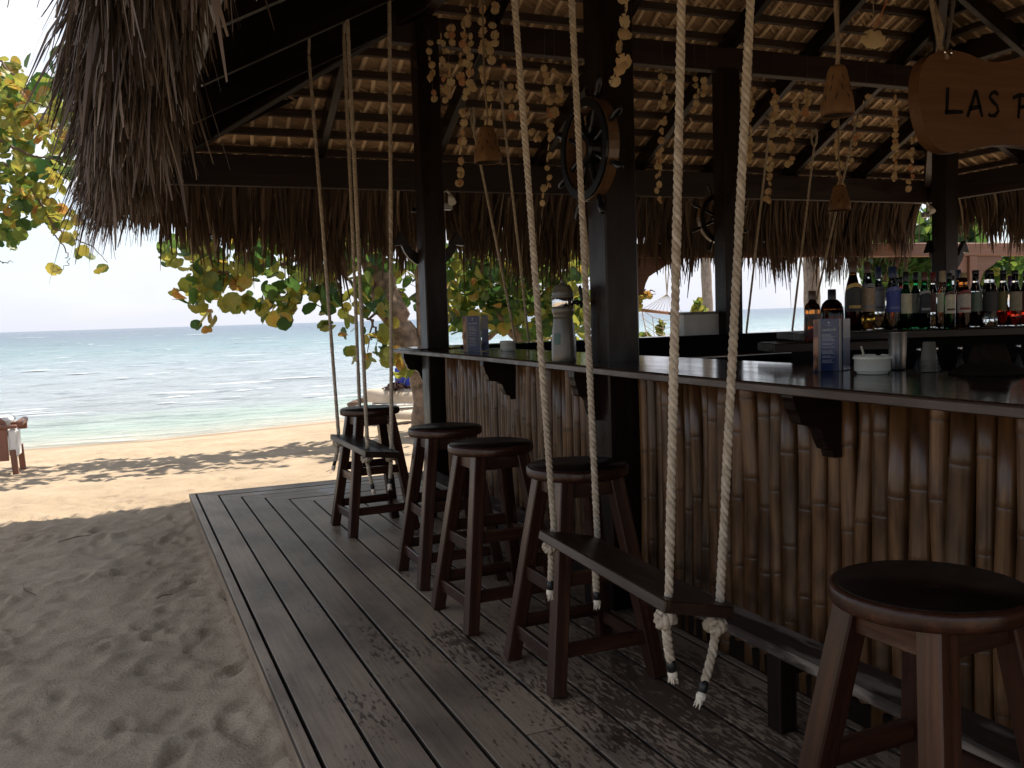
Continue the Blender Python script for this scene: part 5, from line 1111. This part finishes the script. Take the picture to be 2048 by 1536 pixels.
def leaf_cloud(name, P, size, tint, parent, r, kind='stuff', nseed=0):
    """many leaves in one mesh: positions (N,3)"""
    N = len(P); q = r.normal(size=(N, 4)); q /= np.linalg.norm(q, axis=1, keepdims=True); w_, x, y, z = q.T
    Rm = np.stack([1 - 2 * (y * y + z * z), 2 * (x * y - z * w_), 2 * (x * z + y * w_), 2 * (x * y + z * w_), 1 - 2 * (x * x + z * z), 2 * (y * z - x * w_), 2 * (x * z - y * w_), 2 * (y * z + x * w_), 1 - 2 * (x * x + y * y)], 1).reshape(N, 3, 3)
    V = np.einsum('nij,kj->nki', Rm, BASE_L) * np.asarray(size).reshape(-1, 1, 1) + P[:, None, :]
    tri = np.array([[0, 1 + k, 1 + (k + 1) % 8] for k in range(8)]); F_ = (tri[None] + (np.arange(N) * 9)[:, None, None]).reshape(-1, 3)
    return arr_mesh(name, V.reshape(-1, 3), F_, M['leaf'], parent, tint=np.repeat(tint, 9), kind=kind)
def leaf_obj(parent, p, size, tint_i, r):
    o = bpy.data.objects.new('leaf', LM[tint_i]); COL.objects.link(o); o.parent = parent; o.location = tuple(p); o.scale = (size,) * 3
    o.rotation_euler = (r.gauss(1.1, .7), r.gauss(0, .6), r.uniform(0, 6.28)); return o
def limb(parent, pts, rad, name='limb', mat='bark', n=10, wob=.0, seed=0, tint=0):
    P = [np.array(p, float) for p in pts]; q = np.linspace(0, 1, max(6, 5 * len(P))); t_ = np.linspace(0, 1, len(P)); r = np.random.default_rng(seed)
    C_ = np.stack([np.interp(q, t_, [p[k] for p in P]) for k in range(3)], 1); C_ = C_ + r.normal(0, wob, C_.shape) * (np.sin(q * math.pi))[:, None]
    rr = np.interp(q, np.linspace(0, 1, len(rad)), rad) * r.normal(1, .05, len(q)); b = MB(); b.tube(C_, list(rr), n); return b.build(name, M[mat], parent)
# --- the big sea grape behind the far left post
TP = np.array([3.70, 5.42, -.42])
tree = thing('sea_grape_tree', 'leaning sea grape tree with round leaves behind the far left post', 'tree', TP, group='sea grape trees')
Ft = 13.9
def tq(x, y, F=Ft): return at(x, y, F) - TP
tr = limb(tree, [(0.02, 0, -.1), tq(848, 810), tq(840, 745), tq(806, 660), tq(778, 590), tq(752, 520), tq(728, 455), tq(705, 380)], [.20, .165, .17, .17, .165, .165, .15, .12], 'trunk', n=14, wob=.02)
limb(tree, [tq(836, 745), tq(800, 690), tq(768, 625), tq(742, 565), tq(728, 500), tq(690, 440)], [.10, .11, .10, .09, .09, .06], 'limb', wob=.015, seed=2)
limb(tree, [tq(846, 760), tq(842, 640), tq(838, 560), tq(834, 470), tq(850, 380)], [.06, .065, .06, .055, .04], 'limb', seed=3)
limb(tree, [tq(850, 760), tq(905, 740), tq(960, 690, 14.3), tq(1020, 640, 14.6), tq(1120, 560, 15)], [.07, .05, .045, .04, .02], 'limb', wob=.02, seed=4)
limb(tree, [tq(1045, 690, 14.8), tq(1020, 650, 14.8), tq(985, 610, 14.8), tq(950, 540, 14.8)], [.10, .09, .06, .03], 'limb', wob=.02, seed=5)
limb(tree, [tq(740, 480), tq(650, 500, 13.4), tq(560, 530, 13), tq(450, 545, 12.8), tq(380, 540, 12.7)], [.06, .045, .035, .025, .012], 'limb', 'twig', wob=.03, seed=6)
limb(tree, [tq(650, 500, 13.4), tq(600, 560, 13.2), tq(560, 610, 13.2), tq(520, 630, 13.1)], [.035, .025, .015, .008], 'limb', 'twig', wob=.03, seed=7)
limb(tree, [tq(780, 600), tq(740, 640, 13.5), tq(762, 690, 13.5), tq(790, 712, 13.5)], [.03, .02, .014, .006], 'limb', 'twig', wob=.03, seed=8)
limb(tree, [tq(700, 560), tq(745, 650, 13.4), tq(735, 705, 13.4)], [.025, .015, .006], 'limb', 'twig', wob=.03, seed=9)
BL = [ (470, 480, 120, 35, 50, (12.6, 14), 0.52), (620, 475, 110, 35, 50, (12.8, 14.2), 0.47), (760, 480, 80, 35, 36, (13.2, 14.8), 0.42),  # px centre, radii, leaves, depth range, share of yellow
 (430, 505, 110, 60, 70, (12.4, 13.6), 0.57), (395, 560, 60, 50, 34, (12.4, 13.4), 0.72), (440, 590, 70, 40, 26, (12.4, 13.4), 0.62), (413, 640, 26, 26, 7, (12.6, 13.0), 0.62), (550, 560, 90, 55, 56, (12.4, 13.8), 0.34), (600, 600, 70, 40, 30, (12.5, 13.6), 0.32),
 (550, 625, 50, 28, 20, (12.6, 13.4), 0.42), (495, 615, 24, 18, 6, (12.6, 13.2), 1.00), (640, 520, 70, 55, 36, (12.6, 13.8), 0.37), (660, 600, 42, 32, 16, (12.6, 13.8), 0.27), (700, 590, 70, 60, 42, (12.8, 13.8), 0.32), (640, 645, 24, 14, 4, (12.8, 13.3), 0.42),
 (735, 650, 60, 40, 26, (13.0, 13.8), 0.62), (750, 705, 60, 26, 22, (13.0, 13.8), 0.72), (800, 735, 24, 22, 5, (13.2, 13.6), 0.92), (790, 520, 60, 60, 30, (13.2, 14.8), 0.32), (815, 590, 40, 60, 22, (14.2, 15.0), 0.52), (690, 500, 80, 40, 26, (13.0, 14.2), 0.32)]
rr_ = random.Random(77); n_obj = 0; rest = []
for (cx_, cy_, rx, ry, n_, (f0, f1), yl) in BL:
    for k in range(int(n_ * .95)):
        a = rr_.uniform(0, 6.28); q = math.sqrt(rr_.random()); F_ = rr_.uniform(f0, f1); p = tq(cx_ + rx * q * math.cos(a), cy_ + ry * q * math.sin(a), F_)
        ti = rr_.choices([0, 1, 2, 3, 4, 5], [(1 - yl) * .42, (1 - yl) * .40, .18, yl * .5, yl * .32, yl * .12])[0]; sz = rr_.uniform(.075, .145)
        if n_obj < 300 and rr_.random() < .72: leaf_obj(tree, p, sz, ti, rr_); n_obj += 1
        else: rest.append((p, sz, LT[ti]))
r = np.random.default_rng(9)
def ell(n, c, rad, parentO, shell=.35):
    d = unit(r.normal(size=(n, 3))); return np.array(c) - parentO + d * (shell + (1 - shell) * r.random((n, 1)) ** .5) * np.array(rad)
up = [ell(260, (1.3, 4.9, 3.9), (2.6, 1.3, 1.0), TP), ell(220, (3.4, 5.2, 4.3), (2.2, 1.8, 1.2), TP), ell(220, (5.0, 5.9, 4.0), (2.0, 1.6, 1.3), TP), ell(180, (-.6, 4.5, 4.0), (1.5, 1.0, .8), TP), ell(200, (0.2, 6.6, 4.2), (2.4, 1.0, .8), TP)]
P = np.concatenate([np.array([q[0] for q in rest])] + up); sz = np.concatenate([[q[1] for q in rest], r.uniform(.07, .14, sum(len(u_) for u_ in up))]); tn = np.concatenate([[q[2] for q in rest], np.clip(r.beta(1.2, 2.2, sum(len(u_) for u_ in up)), 0, 1)])
leaf_cloud('crown', P, sz, tn, tree, r)
# --- denser green tree further right, seen between the posts
T2 = np.array([5.6, 6.6, -.4]); tree2 = thing('sea_grape_tree', 'dense bushy green tree seen above the counter left of the central post', 'tree', T2, group='sea grape trees')
limb(tree2, [(0, 0, -.1), (-.3, .1, .7), (-.6, .2, 1.6), (-.9, .1, 2.6)], [.14, .12, .09, .05], 'trunk', wob=.03, seed=12)
limb(tree2, [(-.2, .05, .5), (.5, .0, 1.2), (.9, .1, 2.2)], [.09, .07, .03], 'limb', wob=.03, seed=13)
pts, szs, tns = [], [], []; n_obj = 0
for (cx_, cy_, rx, ry, n_, yl) in ((930, 545, 55, 60, 110, .35), (1000, 560, 70, 60, 170, .3), (1080, 560, 70, 70, 220, .25), (1150, 570, 50, 80, 170, .5), (910, 620, 30, 40, 40, .5), (985, 625, 60, 38, 90, .35), (1060, 630, 50, 50, 90, .3), (1130, 640, 50, 60, 120, .55), (1020, 500, 140, 40, 150, .25), (960, 655, 60, 22, 18, .3), (900, 560, 24, 50, 40, .4)):
    for k in range(n_):
        a = rr_.uniform(0, 6.28); q = math.sqrt(rr_.random()); F_ = rr_.uniform(13.8, 16.2); p = at(cx_ + rx * q * math.cos(a), cy_ + ry * q * math.sin(a), F_) - T2; ti = rr_.choices([0, 1, 2, 3, 4, 5], [(1 - yl) * .5, (1 - yl) * .4, .2, yl * .45, yl * .2, yl * .08])[0]; s_ = rr_.uniform(.06, .13)
        if n_obj < 260 and F_ < 14.6: leaf_obj(tree2, p, s_, ti, rr_); n_obj += 1
        else: pts.append(p); szs.append(s_); tns.append(LT[ti])
leaf_cloud('crown', np.array(pts), np.array(szs), np.array(tns), tree2, r)
# --- yellowing tree at the left edge
T3 = np.array([-5.4, .6, -.12]); tree3 = thing('sea_grape_tree', 'yellowing sea grape branches reaching in from the left edge', 'tree', T3, group='sea grape trees')
def t3(x, y, F=9.6): return at(x, y, F) - T3
limb(tree3, [(0, 0, -.1), (.2, .2, .9), (.5, .5, 1.9), (.7, .9, 2.9), (.9, 1.2, 4.0)], [.17, .15, .13, .10, .05], 'trunk', wob=.03, seed=14)
for s_, (pp, rad) in enumerate((([(.5, .5, 1.9), t3(-60, 330), t3(20, 330), t3(70, 372), t3(110, 410), t3(160, 440)], [.07, .03, .02, .015, .010, .004]), ([(.6, .7, 2.4), t3(-80, 260), t3(10, 285), t3(60, 310), t3(125, 322)], [.06, .03, .016, .012, .004]), ([(.7, .9, 2.9), t3(-80, 180), t3(20, 195), t3(75, 208), t3(120, 225)], [.05, .03, .014, .008, .003]),
    ([t3(60, 372), t3(110, 455), t3(140, 480), t3(180, 488), t3(215, 525)], [.014, .010, .008, .006, .003]), ([t3(110, 470), t3(135, 505), t3(136, 530), t3(105, 545)], [.008, .006, .004, .003]), ([t3(-80, 130), t3(0, 120), t3(35, 160), t3(60, 215)], [.03, .014, .008, .003]), ([t3(-60, 545), t3(0, 524), t3(28, 524)], [.008, .006, .002]))):
    limb(tree3, pp, rad, 'branch', 'twig', 7, wob=.012, seed=20 + s_)
n_obj = 0; pts, szs, tns = [], [], []
for (cx_, cy_, rx, ry, n_, yl) in ((15, 165, 35, 50, 30, .8), (25, 225, 50, 45, 44, .85), (60, 250, 55, 35, 40, .95), (100, 270, 34, 26, 20, .95), (20, 290, 40, 26, 16, .6), (100, 205, 20, 12, 4, .9), (30, 360, 45, 40, 44, .45), (80, 390, 50, 40, 44, .75), (110, 440, 45, 24, 26, .85), (20, 430, 35, 45, 40, .25), (20, 480, 30, 18, 12, .15), (120, 340, 22, 22, 9, .7), (140, 470, 22, 12, 7, .95), (172, 505, 16, 8, 5, 1), (208, 535, 8, 8, 2, 1), (112, 540, 12, 8, 3, 1), (-60, 200, 60, 90, 70, .7), (-60, 380, 60, 90, 70, .5)):
    for k in range(n_):
        a = rr_.uniform(0, 6.28); q = math.sqrt(rr_.random()); F_ = rr_.uniform(9.2, 10.2); p = t3(cx_ + rx * q * math.cos(a), cy_ + ry * q * math.sin(a), F_); ti = rr_.choices([0, 1, 2, 3, 4, 5], [(1 - yl) * .35, (1 - yl) * .4, .35, yl * .7, yl * .35, yl * .10])[0]; s_ = rr_.uniform(.048, .085)
        if cx_ > -20 and n_obj < 300: leaf_obj(tree3, p, s_, ti, rr_); n_obj += 1
        else: pts.append(p); szs.append(s_); tns.append(LT[ti])
u3 = [ell(170, (-4.6, 1.8, 3.6), (1.8, 1.8, 1.2), T3), ell(160, (-3.4, 3.0, 4.4), (1.4, 1.6, .8), T3)]
P = np.concatenate([np.array(pts)] + u3); leaf_cloud('crown', P, np.concatenate([szs, r.uniform(.06, .1, len(P) - len(pts))]), np.concatenate([tns, r.random(len(P) - len(pts))]), tree3, r)
# --- trees far right behind the pergola
def far_tree(label, blobs, base, F0, F1, seed, trunk):
    r2 = random.Random(seed); B = np.array(base); t = thing('broadleaf_tree', label, 'tree', B, group='trees beyond the pergola'); pts, szs, tns = [], [], []; no = 0
    for i, (tk, rad) in enumerate(trunk): limb(t, [np.array(at(x, y, (F0 + F1) / 2)) - B for x, y in tk[1:]] if tk[0] is None else [np.array([0, 0, -.1])] + [np.array(at(x, y, (F0 + F1) / 2)) - B for x, y in tk], rad, 'trunk' if i == 0 else 'limb', wob=.02, seed=seed + i)
    for (cx_, cy_, rx, ry, n_) in blobs:
        for k in range(n_):
            a = r2.uniform(0, 6.28); q = math.sqrt(r2.random()); F_ = r2.uniform(F0, F1); pts.append(at(cx_ + rx * q * math.cos(a), cy_ + ry * q * math.sin(a), F_) - B); szs.append(r2.uniform(.08, .15)); tns.append(max(0, min(1, r2.gauss(.27, .15))))
    leaf_cloud('crown', np.array(pts), np.array(szs), np.array(tns), t, np.random.default_rng(seed)); return t
b1 = at(1800, 650, 16.5); far_tree('green tree beyond the pergola beam behind the bottles', [(1790, 540, 70, 40, 150), (1840, 520, 60, 60, 150), (1740, 505, 40, 25, 40), (1880, 570, 30, 50, 60), (1860, 460, 50, 40, 90), (1780, 470, 80, 30, 90)], (b1[0], b1[1], -.3), 16, 17.5, 71, [([(1812, 610), (1820, 560), (1845, 510), (1860, 450)], [.14, .12, .09, .06]), ([None, (1775, 640), (1768, 560), (1760, 500)], [.06, .05, .03])])
b2 = at(1960, 660, 17); far_tree('leafy tree right of the far right post, under the thatch edge', [(1930, 450, 40, 55, 110), (1985, 545, 40, 40, 80), (2010, 520, 60, 26, 90), (2060, 530, 60, 40, 90), (1925, 520, 22, 40, 40), (1975, 590, 14, 30, 20)], (b2[0], b2[1], -.3), 16.2, 17.8, 72, [([(1950, 600), (1955, 520), (1940, 440)], [.10, .08, .05])])
# --- small sprigs between the pergola and the sea
def sprig(label, blobs, F, stems, seed, yl):
    r2 = random.Random(seed); x0, y0 = stems[0][0]; B = at(x0, y0, F); t = thing('shrub', label, 'shrub', (B[0], B[1], B[2]), group='young sea grape shrubs on the beach'); 
    for i, st in enumerate(stems): limb(t, [at(x, y, F) - B for x, y in st], [.014, .010, .004], 'stem', 'twig', 6, seed=seed + i)
    for (cx_, cy_, rx, ry, n_) in blobs:
        for k in range(n_): a = r2.uniform(0, 6.28); q = math.sqrt(r2.random()); leaf_obj(t, at(cx_ + rx * q * math.cos(a), cy_ + ry * q * math.sin(a), F + r2.uniform(-.15, .15)) - B, r2.uniform(.04, .075), r2.choices([1, 2, 3, 4, 5], yl)[0], r2)
sprig('young shrub with bright green leaves left of the storage box', [(1322, 660, 8, 9, 14), (1320, 650, 6, 6, 6)], 13.5, [[(1318, 705), (1320, 680), (1322, 655)]], 81, (3, 5, 3, 0, 0))
sprig('low leafy shrub at the foot of the left pergola post', [(1290, 672, 9, 7, 14)], 13.5, [[(1291, 710), (1290, 690), (1290, 668)]], 82, (3, 5, 2, 0, 0))
sprig('tall thin shrub behind the storage box', [(1396, 605, 6, 7, 9), (1400, 620, 9, 5, 9), (1386, 620, 6, 4, 4)], 13.5, [[(1396, 700), (1395, 650), (1396, 600)]], 83, (2, 5, 4, 0, 0))
sprig('twig with orange and yellow leaves beside the left pergola post', [(1278, 580, 7, 6, 8), (1288, 591, 8, 5, 8), (1278, 606, 6, 10, 6)], 12.6, [[(1262, 590), (1280, 590), (1312, 588)], [(1290, 590), (1302, 580), (1311, 584)], [(1275, 595), (1282, 610), (1276, 620)], [(1285, 588), (1291, 578), (1290, 580)]], 84, (1, 3, 6, 5, 6))

# ================================================================== beyond the bar
def palm(label, xb, yb, xt, yt, F, w_px, lean):
    B = at(xb, yb, F); B[2] = sand_h(B[0], B[1]) - .1; T_ = at(xt, yt, F + lean); t = thing('palm_tree', label, 'palm', B, group='palm trunks beyond the bar'); rad = w_px / 2 * F / FPX
    n_ = 44; b = MB(); P_ = [(T_ - B) * 3.4 * i / n_ for i in range(n_ + 1)]; b.tube(P_, [rad * (1.04 if i % 2 else .97) * (1.15 - .2 * i / n_) for i in range(n_ + 1)], 14); b.build('trunk', M['palmbark'], t)
    top = P_[-1]; r2 = np.random.default_rng(int(xb))
    for k in range(14):
        a = k * .449 * 2 + r2.uniform(-.2, .2); L_ = r2.uniform(1.9, 2.5); el = r2.uniform(-.1, .9); pts = [top + np.array([math.cos(a) * L_ * q, math.sin(a) * L_ * q, L_ * (q * el - 1.0 * q * q)]) for q in np.linspace(0, 1, 7)]; b = MB(); b.tube(pts, [.02, .018, .015, .012, .009, .006, .003], 5, tint=.4)
        for j in range(36):
            q = .12 + .86 * j / 36; c = np.array([np.interp(q, np.linspace(0, 1, 7), [p[m_] for p in pts]) for m_ in range(3)])
            for s_ in (-1, 1):
                d = unit(np.array([-math.sin(a) * s_ + math.cos(a) * .7, math.cos(a) * s_ + math.sin(a) * .7, -.5])) * .5 * (1 - .55 * q); w_ = np.array([math.cos(a), math.sin(a), 0]) * .018; b.add([c - w_, c + w_, c + d], [(0, 1, 2)], tint=.25)
        b.build('frond', M['leaf'], t)
palm('thick pale palm trunk seen left of the bottles', 1627, 640, 1622, 480, 12.0, 29, .1)
palm('slim palm trunk close left of the second post', 1424, 640, 1410, 500, 14.0, 19, .2)
PG = thing('pergola', 'pinkish brown timber pergola with curved braces beyond the bar', 'pergola')
Pa, Pb = at(1262, 640, 10.3), at(1938, 640, 12.1)
dP = unit(np.array([Pb[0] - Pa[0], Pb[1] - Pa[1], 0])); zt = at(1938, 487, 12.1)[2]
b = MB(); b.beam(np.array([Pa[0], Pa[1], zt]) - dP * .12 - np.array([0, 0, .085]), np.array([Pb[0], Pb[1], zt]) + dP * 4.0 - np.array([0, 0, .085]), .12, .17, .01); b.build('top_beam', M['pinkwood'], PG)
br_ = [(0, 0), (.46, 0), (.46, -.05), (.38, -.07), (.30, -.12), (.22, -.16), (.15, -.20), (.11, -.27), (.08, -.36), (.06, -.40), (0, -.40)]
for p in (Pa, Pb, Pb + dP * 3.6):
    b = MB(); b.frame((p[0], p[1], zt / 2 - .3), (0, 0, 1), (dP[0], dP[1], 0), (-dP[1], dP[0], 0), (zt + .26, .135, .135), .01); b.build('post', M['pinkwood'], PG)
    for s_ in (-1, 1):
        b = MB(); b.prism(br_, dP * s_, (0, 0, 1), np.cross(dP * s_, np.array([0, 0, 1.])), (p[0] + dP[0] * s_ * .069, p[1] + dP[1] * s_ * .069, zt - .172), .07); b.build('curved_brace', M['pinkwood'], PG)
# hammock
HF = 12.7; hp = at(1334, 588, HF); hm = thing('hammock', 'cord hammock with a wooden spreader bar, framed between the two posts', 'hammock', hp)
def h_(x, y, F=HF): return at(x, y, F) - hp
b = MB(); b.tube([h_(1281, 620), h_(1372, 630, HF + .2)], .022, 8); b.build('spreader_bar', plain('spreader_wood', (.40, .20, .11), .5, noise=.2, scale=10), hm)
b = MB()
for k in range(11): f = k / 10; b.tube([h_(1334, 588), h_(1284 + 84 * f, 619.5 + 10 * f, HF + .2 * f)], .0032, 4)
b.build('harness_cords', M['hammock'], hm)
b = MB()
for x in (1331, 1337): b.tube([h_(1334, 588), h_(x, 545), h_(x + 1, 480)], .008, 5)
b.build('hanging_rope', M['hammock'], hm)
b = MB(); n_ = 12; V = []
for i in range(n_ + 1):
    f = i / n_; a0 = h_(1284 + 30 * f, 620 + 120 * f ** .8, HF + 1.2 * f); a1 = h_(1368 - 30 * f, 630 + 110 * f ** .9, HF + 1.4 * f)
    for j in range(5): g = j / 4; p = a0 * (1 - g) + a1 * g; p[2] -= math.sin(g * math.pi) * .22 * (1 - abs(f - .5)); V.append(p)
for i in range(n_):
    for j in range(4):
        for q in (0,): pass
for j in range(5): b.tube([V[i * 5 + j] for i in range(n_ + 1)], .007 if j in (0, 4) else .005, 4)
for i in range(0, n_ + 1): b.tube([V[i * 5 + j] for j in range(5)], .004, 4)
b.build('net', M['hammock'], hm)

# ================================================================== on the beach
# upturned boat, a second hull under it and a blue bundle
kb = onz(800, 838, -.52); t = thing('upturned_boat', 'cream upturned boat hull on the beach behind the farthest stool', 'boat', (kb[0] + .55, kb[1] + .2, -.5), rz=-.12)
def hull(L_, W_, H_, z0, t, nm, mat):
    b = MB(); n_, m_ = 16, 9; V = []
    for i in range(n_ + 1):
        f = i / n_ * 2 - 1; w_ = W_ * max(.02, (1 - abs(f) ** 2.6)) ** .75; h = H_ * (1 - .30 * abs(f) ** 2) 
        for j in range(m_ + 1): a = math.pi * j / m_; V.append((f * L_ / 2, -math.cos(a) * w_ / 2, z0 + h * (math.sin(a) ** .7) + .06 * abs(f) ** 2))
    b.add(V, [(i * (m_ + 1) + j, (i + 1) * (m_ + 1) + j, (i + 1) * (m_ + 1) + j + 1, i * (m_ + 1) + j + 1) for i in range(n_) for j in range(m_)], smooth=True); return b.build(nm, M[mat], t)
hull(2.3, .85, .34, .27, t, 'hull', 'cream'); b = MB(); b.box((-1.0, -.44, .24), (1.0, .44, .29), .02); b.build('gunwale', M['cushion'], t)
b = MB(); b.box((-.9, -.35, -.02), (-.82, .35, .25), .01); b.box((.82, -.35, -.02), (.9, .35, .25), .01); b.build('trestle', M['redwood'], t)
t2 = thing('upturned_boat', 'low beige hull lying on the sand under the cream boat', 'boat', (kb[0] + .5, kb[1] - .1, -.52), rz=-.12); hull(1.9, .6, .22, 0, t2, 'hull', 'cream')
t3_ = thing('blue_bundle', 'bright blue nylon bundle on top of the cream boat', 'bundle', (kb[0] + .40, kb[1] + .2, .09), rz=-.1); hull(.8, .5, .44, 0, t3_, 'nylon_cover', 'blue')
r2 = random.Random(3); t = thing('fishing_net', 'dark red net heap beside the blue bundle', 'net', (kb[0] - .02, kb[1] + .1, .07)); b = MB()
for k in range(60): c = np.array([r2.gauss(0, .11), r2.gauss(0, .10), abs(r2.gauss(0, .045))]); b.tube([c + np.array([r2.gauss(0, .06) for _ in range(3)]) * np.array([1, 1, .5]) for _ in range(4)], .012, 5)
b.build('net_heap', M['netting'], t)
r2 = random.Random(8); pt = onz(722, 815, -.62); t = thing('driftwood', 'low pile of driftwood at the water behind the farthest stool', 'driftwood', pt)
for k, (x, y, L_, a) in enumerate(((-.15, 0, .34, .3), (.10, .08, .40, -.2), (.28, -.05, .26, .7))):
    d = np.array([math.cos(a), math.sin(a), .06]) * L_ / 2; c = np.array([x, y, .09 + .05 * k]); b = MB(); b.tube([c - d, c + np.array([0, 0, .03]), c + d], [.05, .075, .03], 8); b.build('branch', plain('drift_bark', (.13, .085, .06), .8, noise=.4), t)
# wooden beach bed with white cushions at the left edge
def loun(x, y, F): return at(x, y, F)
Lp = onz(36, 944, -.38); z0 = float(sand_h(Lp[0], Lp[1])); W_ = RX; D_ = FX                # built square to the view, turned a little
t = thing('beach_lounger', 'wooden beach lounger with white cushions at the left edge', 'lounger', (Lp[0], Lp[1], z0), rz=math.atan2(RX[1], RX[0]) + .36)
s_ = 1.0
def lbx(lo, hi, nm, mat, bv=.008): b = MB(); b.box(lo, hi, bv); return b.build(nm, M[mat], t)
for x in (-1.42, -.02):
    for y in (0.0, .62): b = MB(); b.beam((x, y, -.05), (x - .02, y, .30), .07, .06, .006, up=(0, 1, 0)); b.build('leg', M['redwood'], t)
for k in range(8): lbx((-1.46 + .172 * k, -.012, .16), (-1.46 + .172 * k + .168, .012, .565), 'side_plank', 'redwood', .004)
lbx((-1.48, -.03, .567), (.02, .04, .612), 'top_rail', 'redwood'); lbx((-1.48, .60, .50), (.06, .66, .60), 'top_rail', 'redwood')
lbx((-.085, -.02, .20), (.03, .24, .56), 'end_cushion', 'cushion', .03); lbx((.0, .1, .58), (.075, .66, .66), 'arm_rest', 'redwood', .02)
lbx((-1.4, .03, .42), (-.1, .60, .60), 'mattress', 'cushion', .05)
b = MB(); b.prism([(-1.3, 0), (-.42, 0), (-.43, .12), (-.50, .22), (-.64, .285), (-.86, .30), (-1.3, .30)], (1, 0, 0), (0, 0, 1), (0, -1, 0), (.02, .06, .613), .04); b.build('curved_back', M['redwood'], t)
b = MB(); b.prism([(-.38, 0), (-.12, 0), (-.14, .05), (-.24, .13), (-.38, .17)], (1, 0, 0), (0, 0, 1), (0, -1, 0), (.02, .06, .613), .04); b.build('curved_back', M['redwood'], t)
lbx((-.66, .16, .602), (-.06, .60, .70), 'pillow', 'cushion', .04)
# twigs scattered on the sand
r2 = random.Random(12)
TW = [(175, 915, .20, 'dry twig standing out on the sunlit sand right of the lounger'), (150, 1088, .24, 'longest dry twig on the shaded sand near the shadow edge'), (660, 940, .16, 'short twig on the sand just beyond the deck corner, left of the far swing'), (60, 1195, .26, 'crooked dry twig on the shaded sand at the left edge'), (330, 1208, .10, 'tiny twig on the shaded sand close to the deck side')]
for k, (x, y, L_, lb) in enumerate(TW):
    p = onz(x, y, -.16); p[2] = float(sand_h(p[0], p[1])) + .012; t = thing('twig', lb, 'twig', p, group='dry twigs on the sand'); a = r2.uniform(0, 3.14)
    b = MB(); d = np.array([math.cos(a), math.sin(a), 0]) * L_; b.tube([-d / 2, np.array([0, 0, .01]) + np.array([r2.gauss(0, .02), r2.gauss(0, .02), 0]), d / 2], [.003, .0035, .0015], 5); b.build('stem', M['twig'], t)
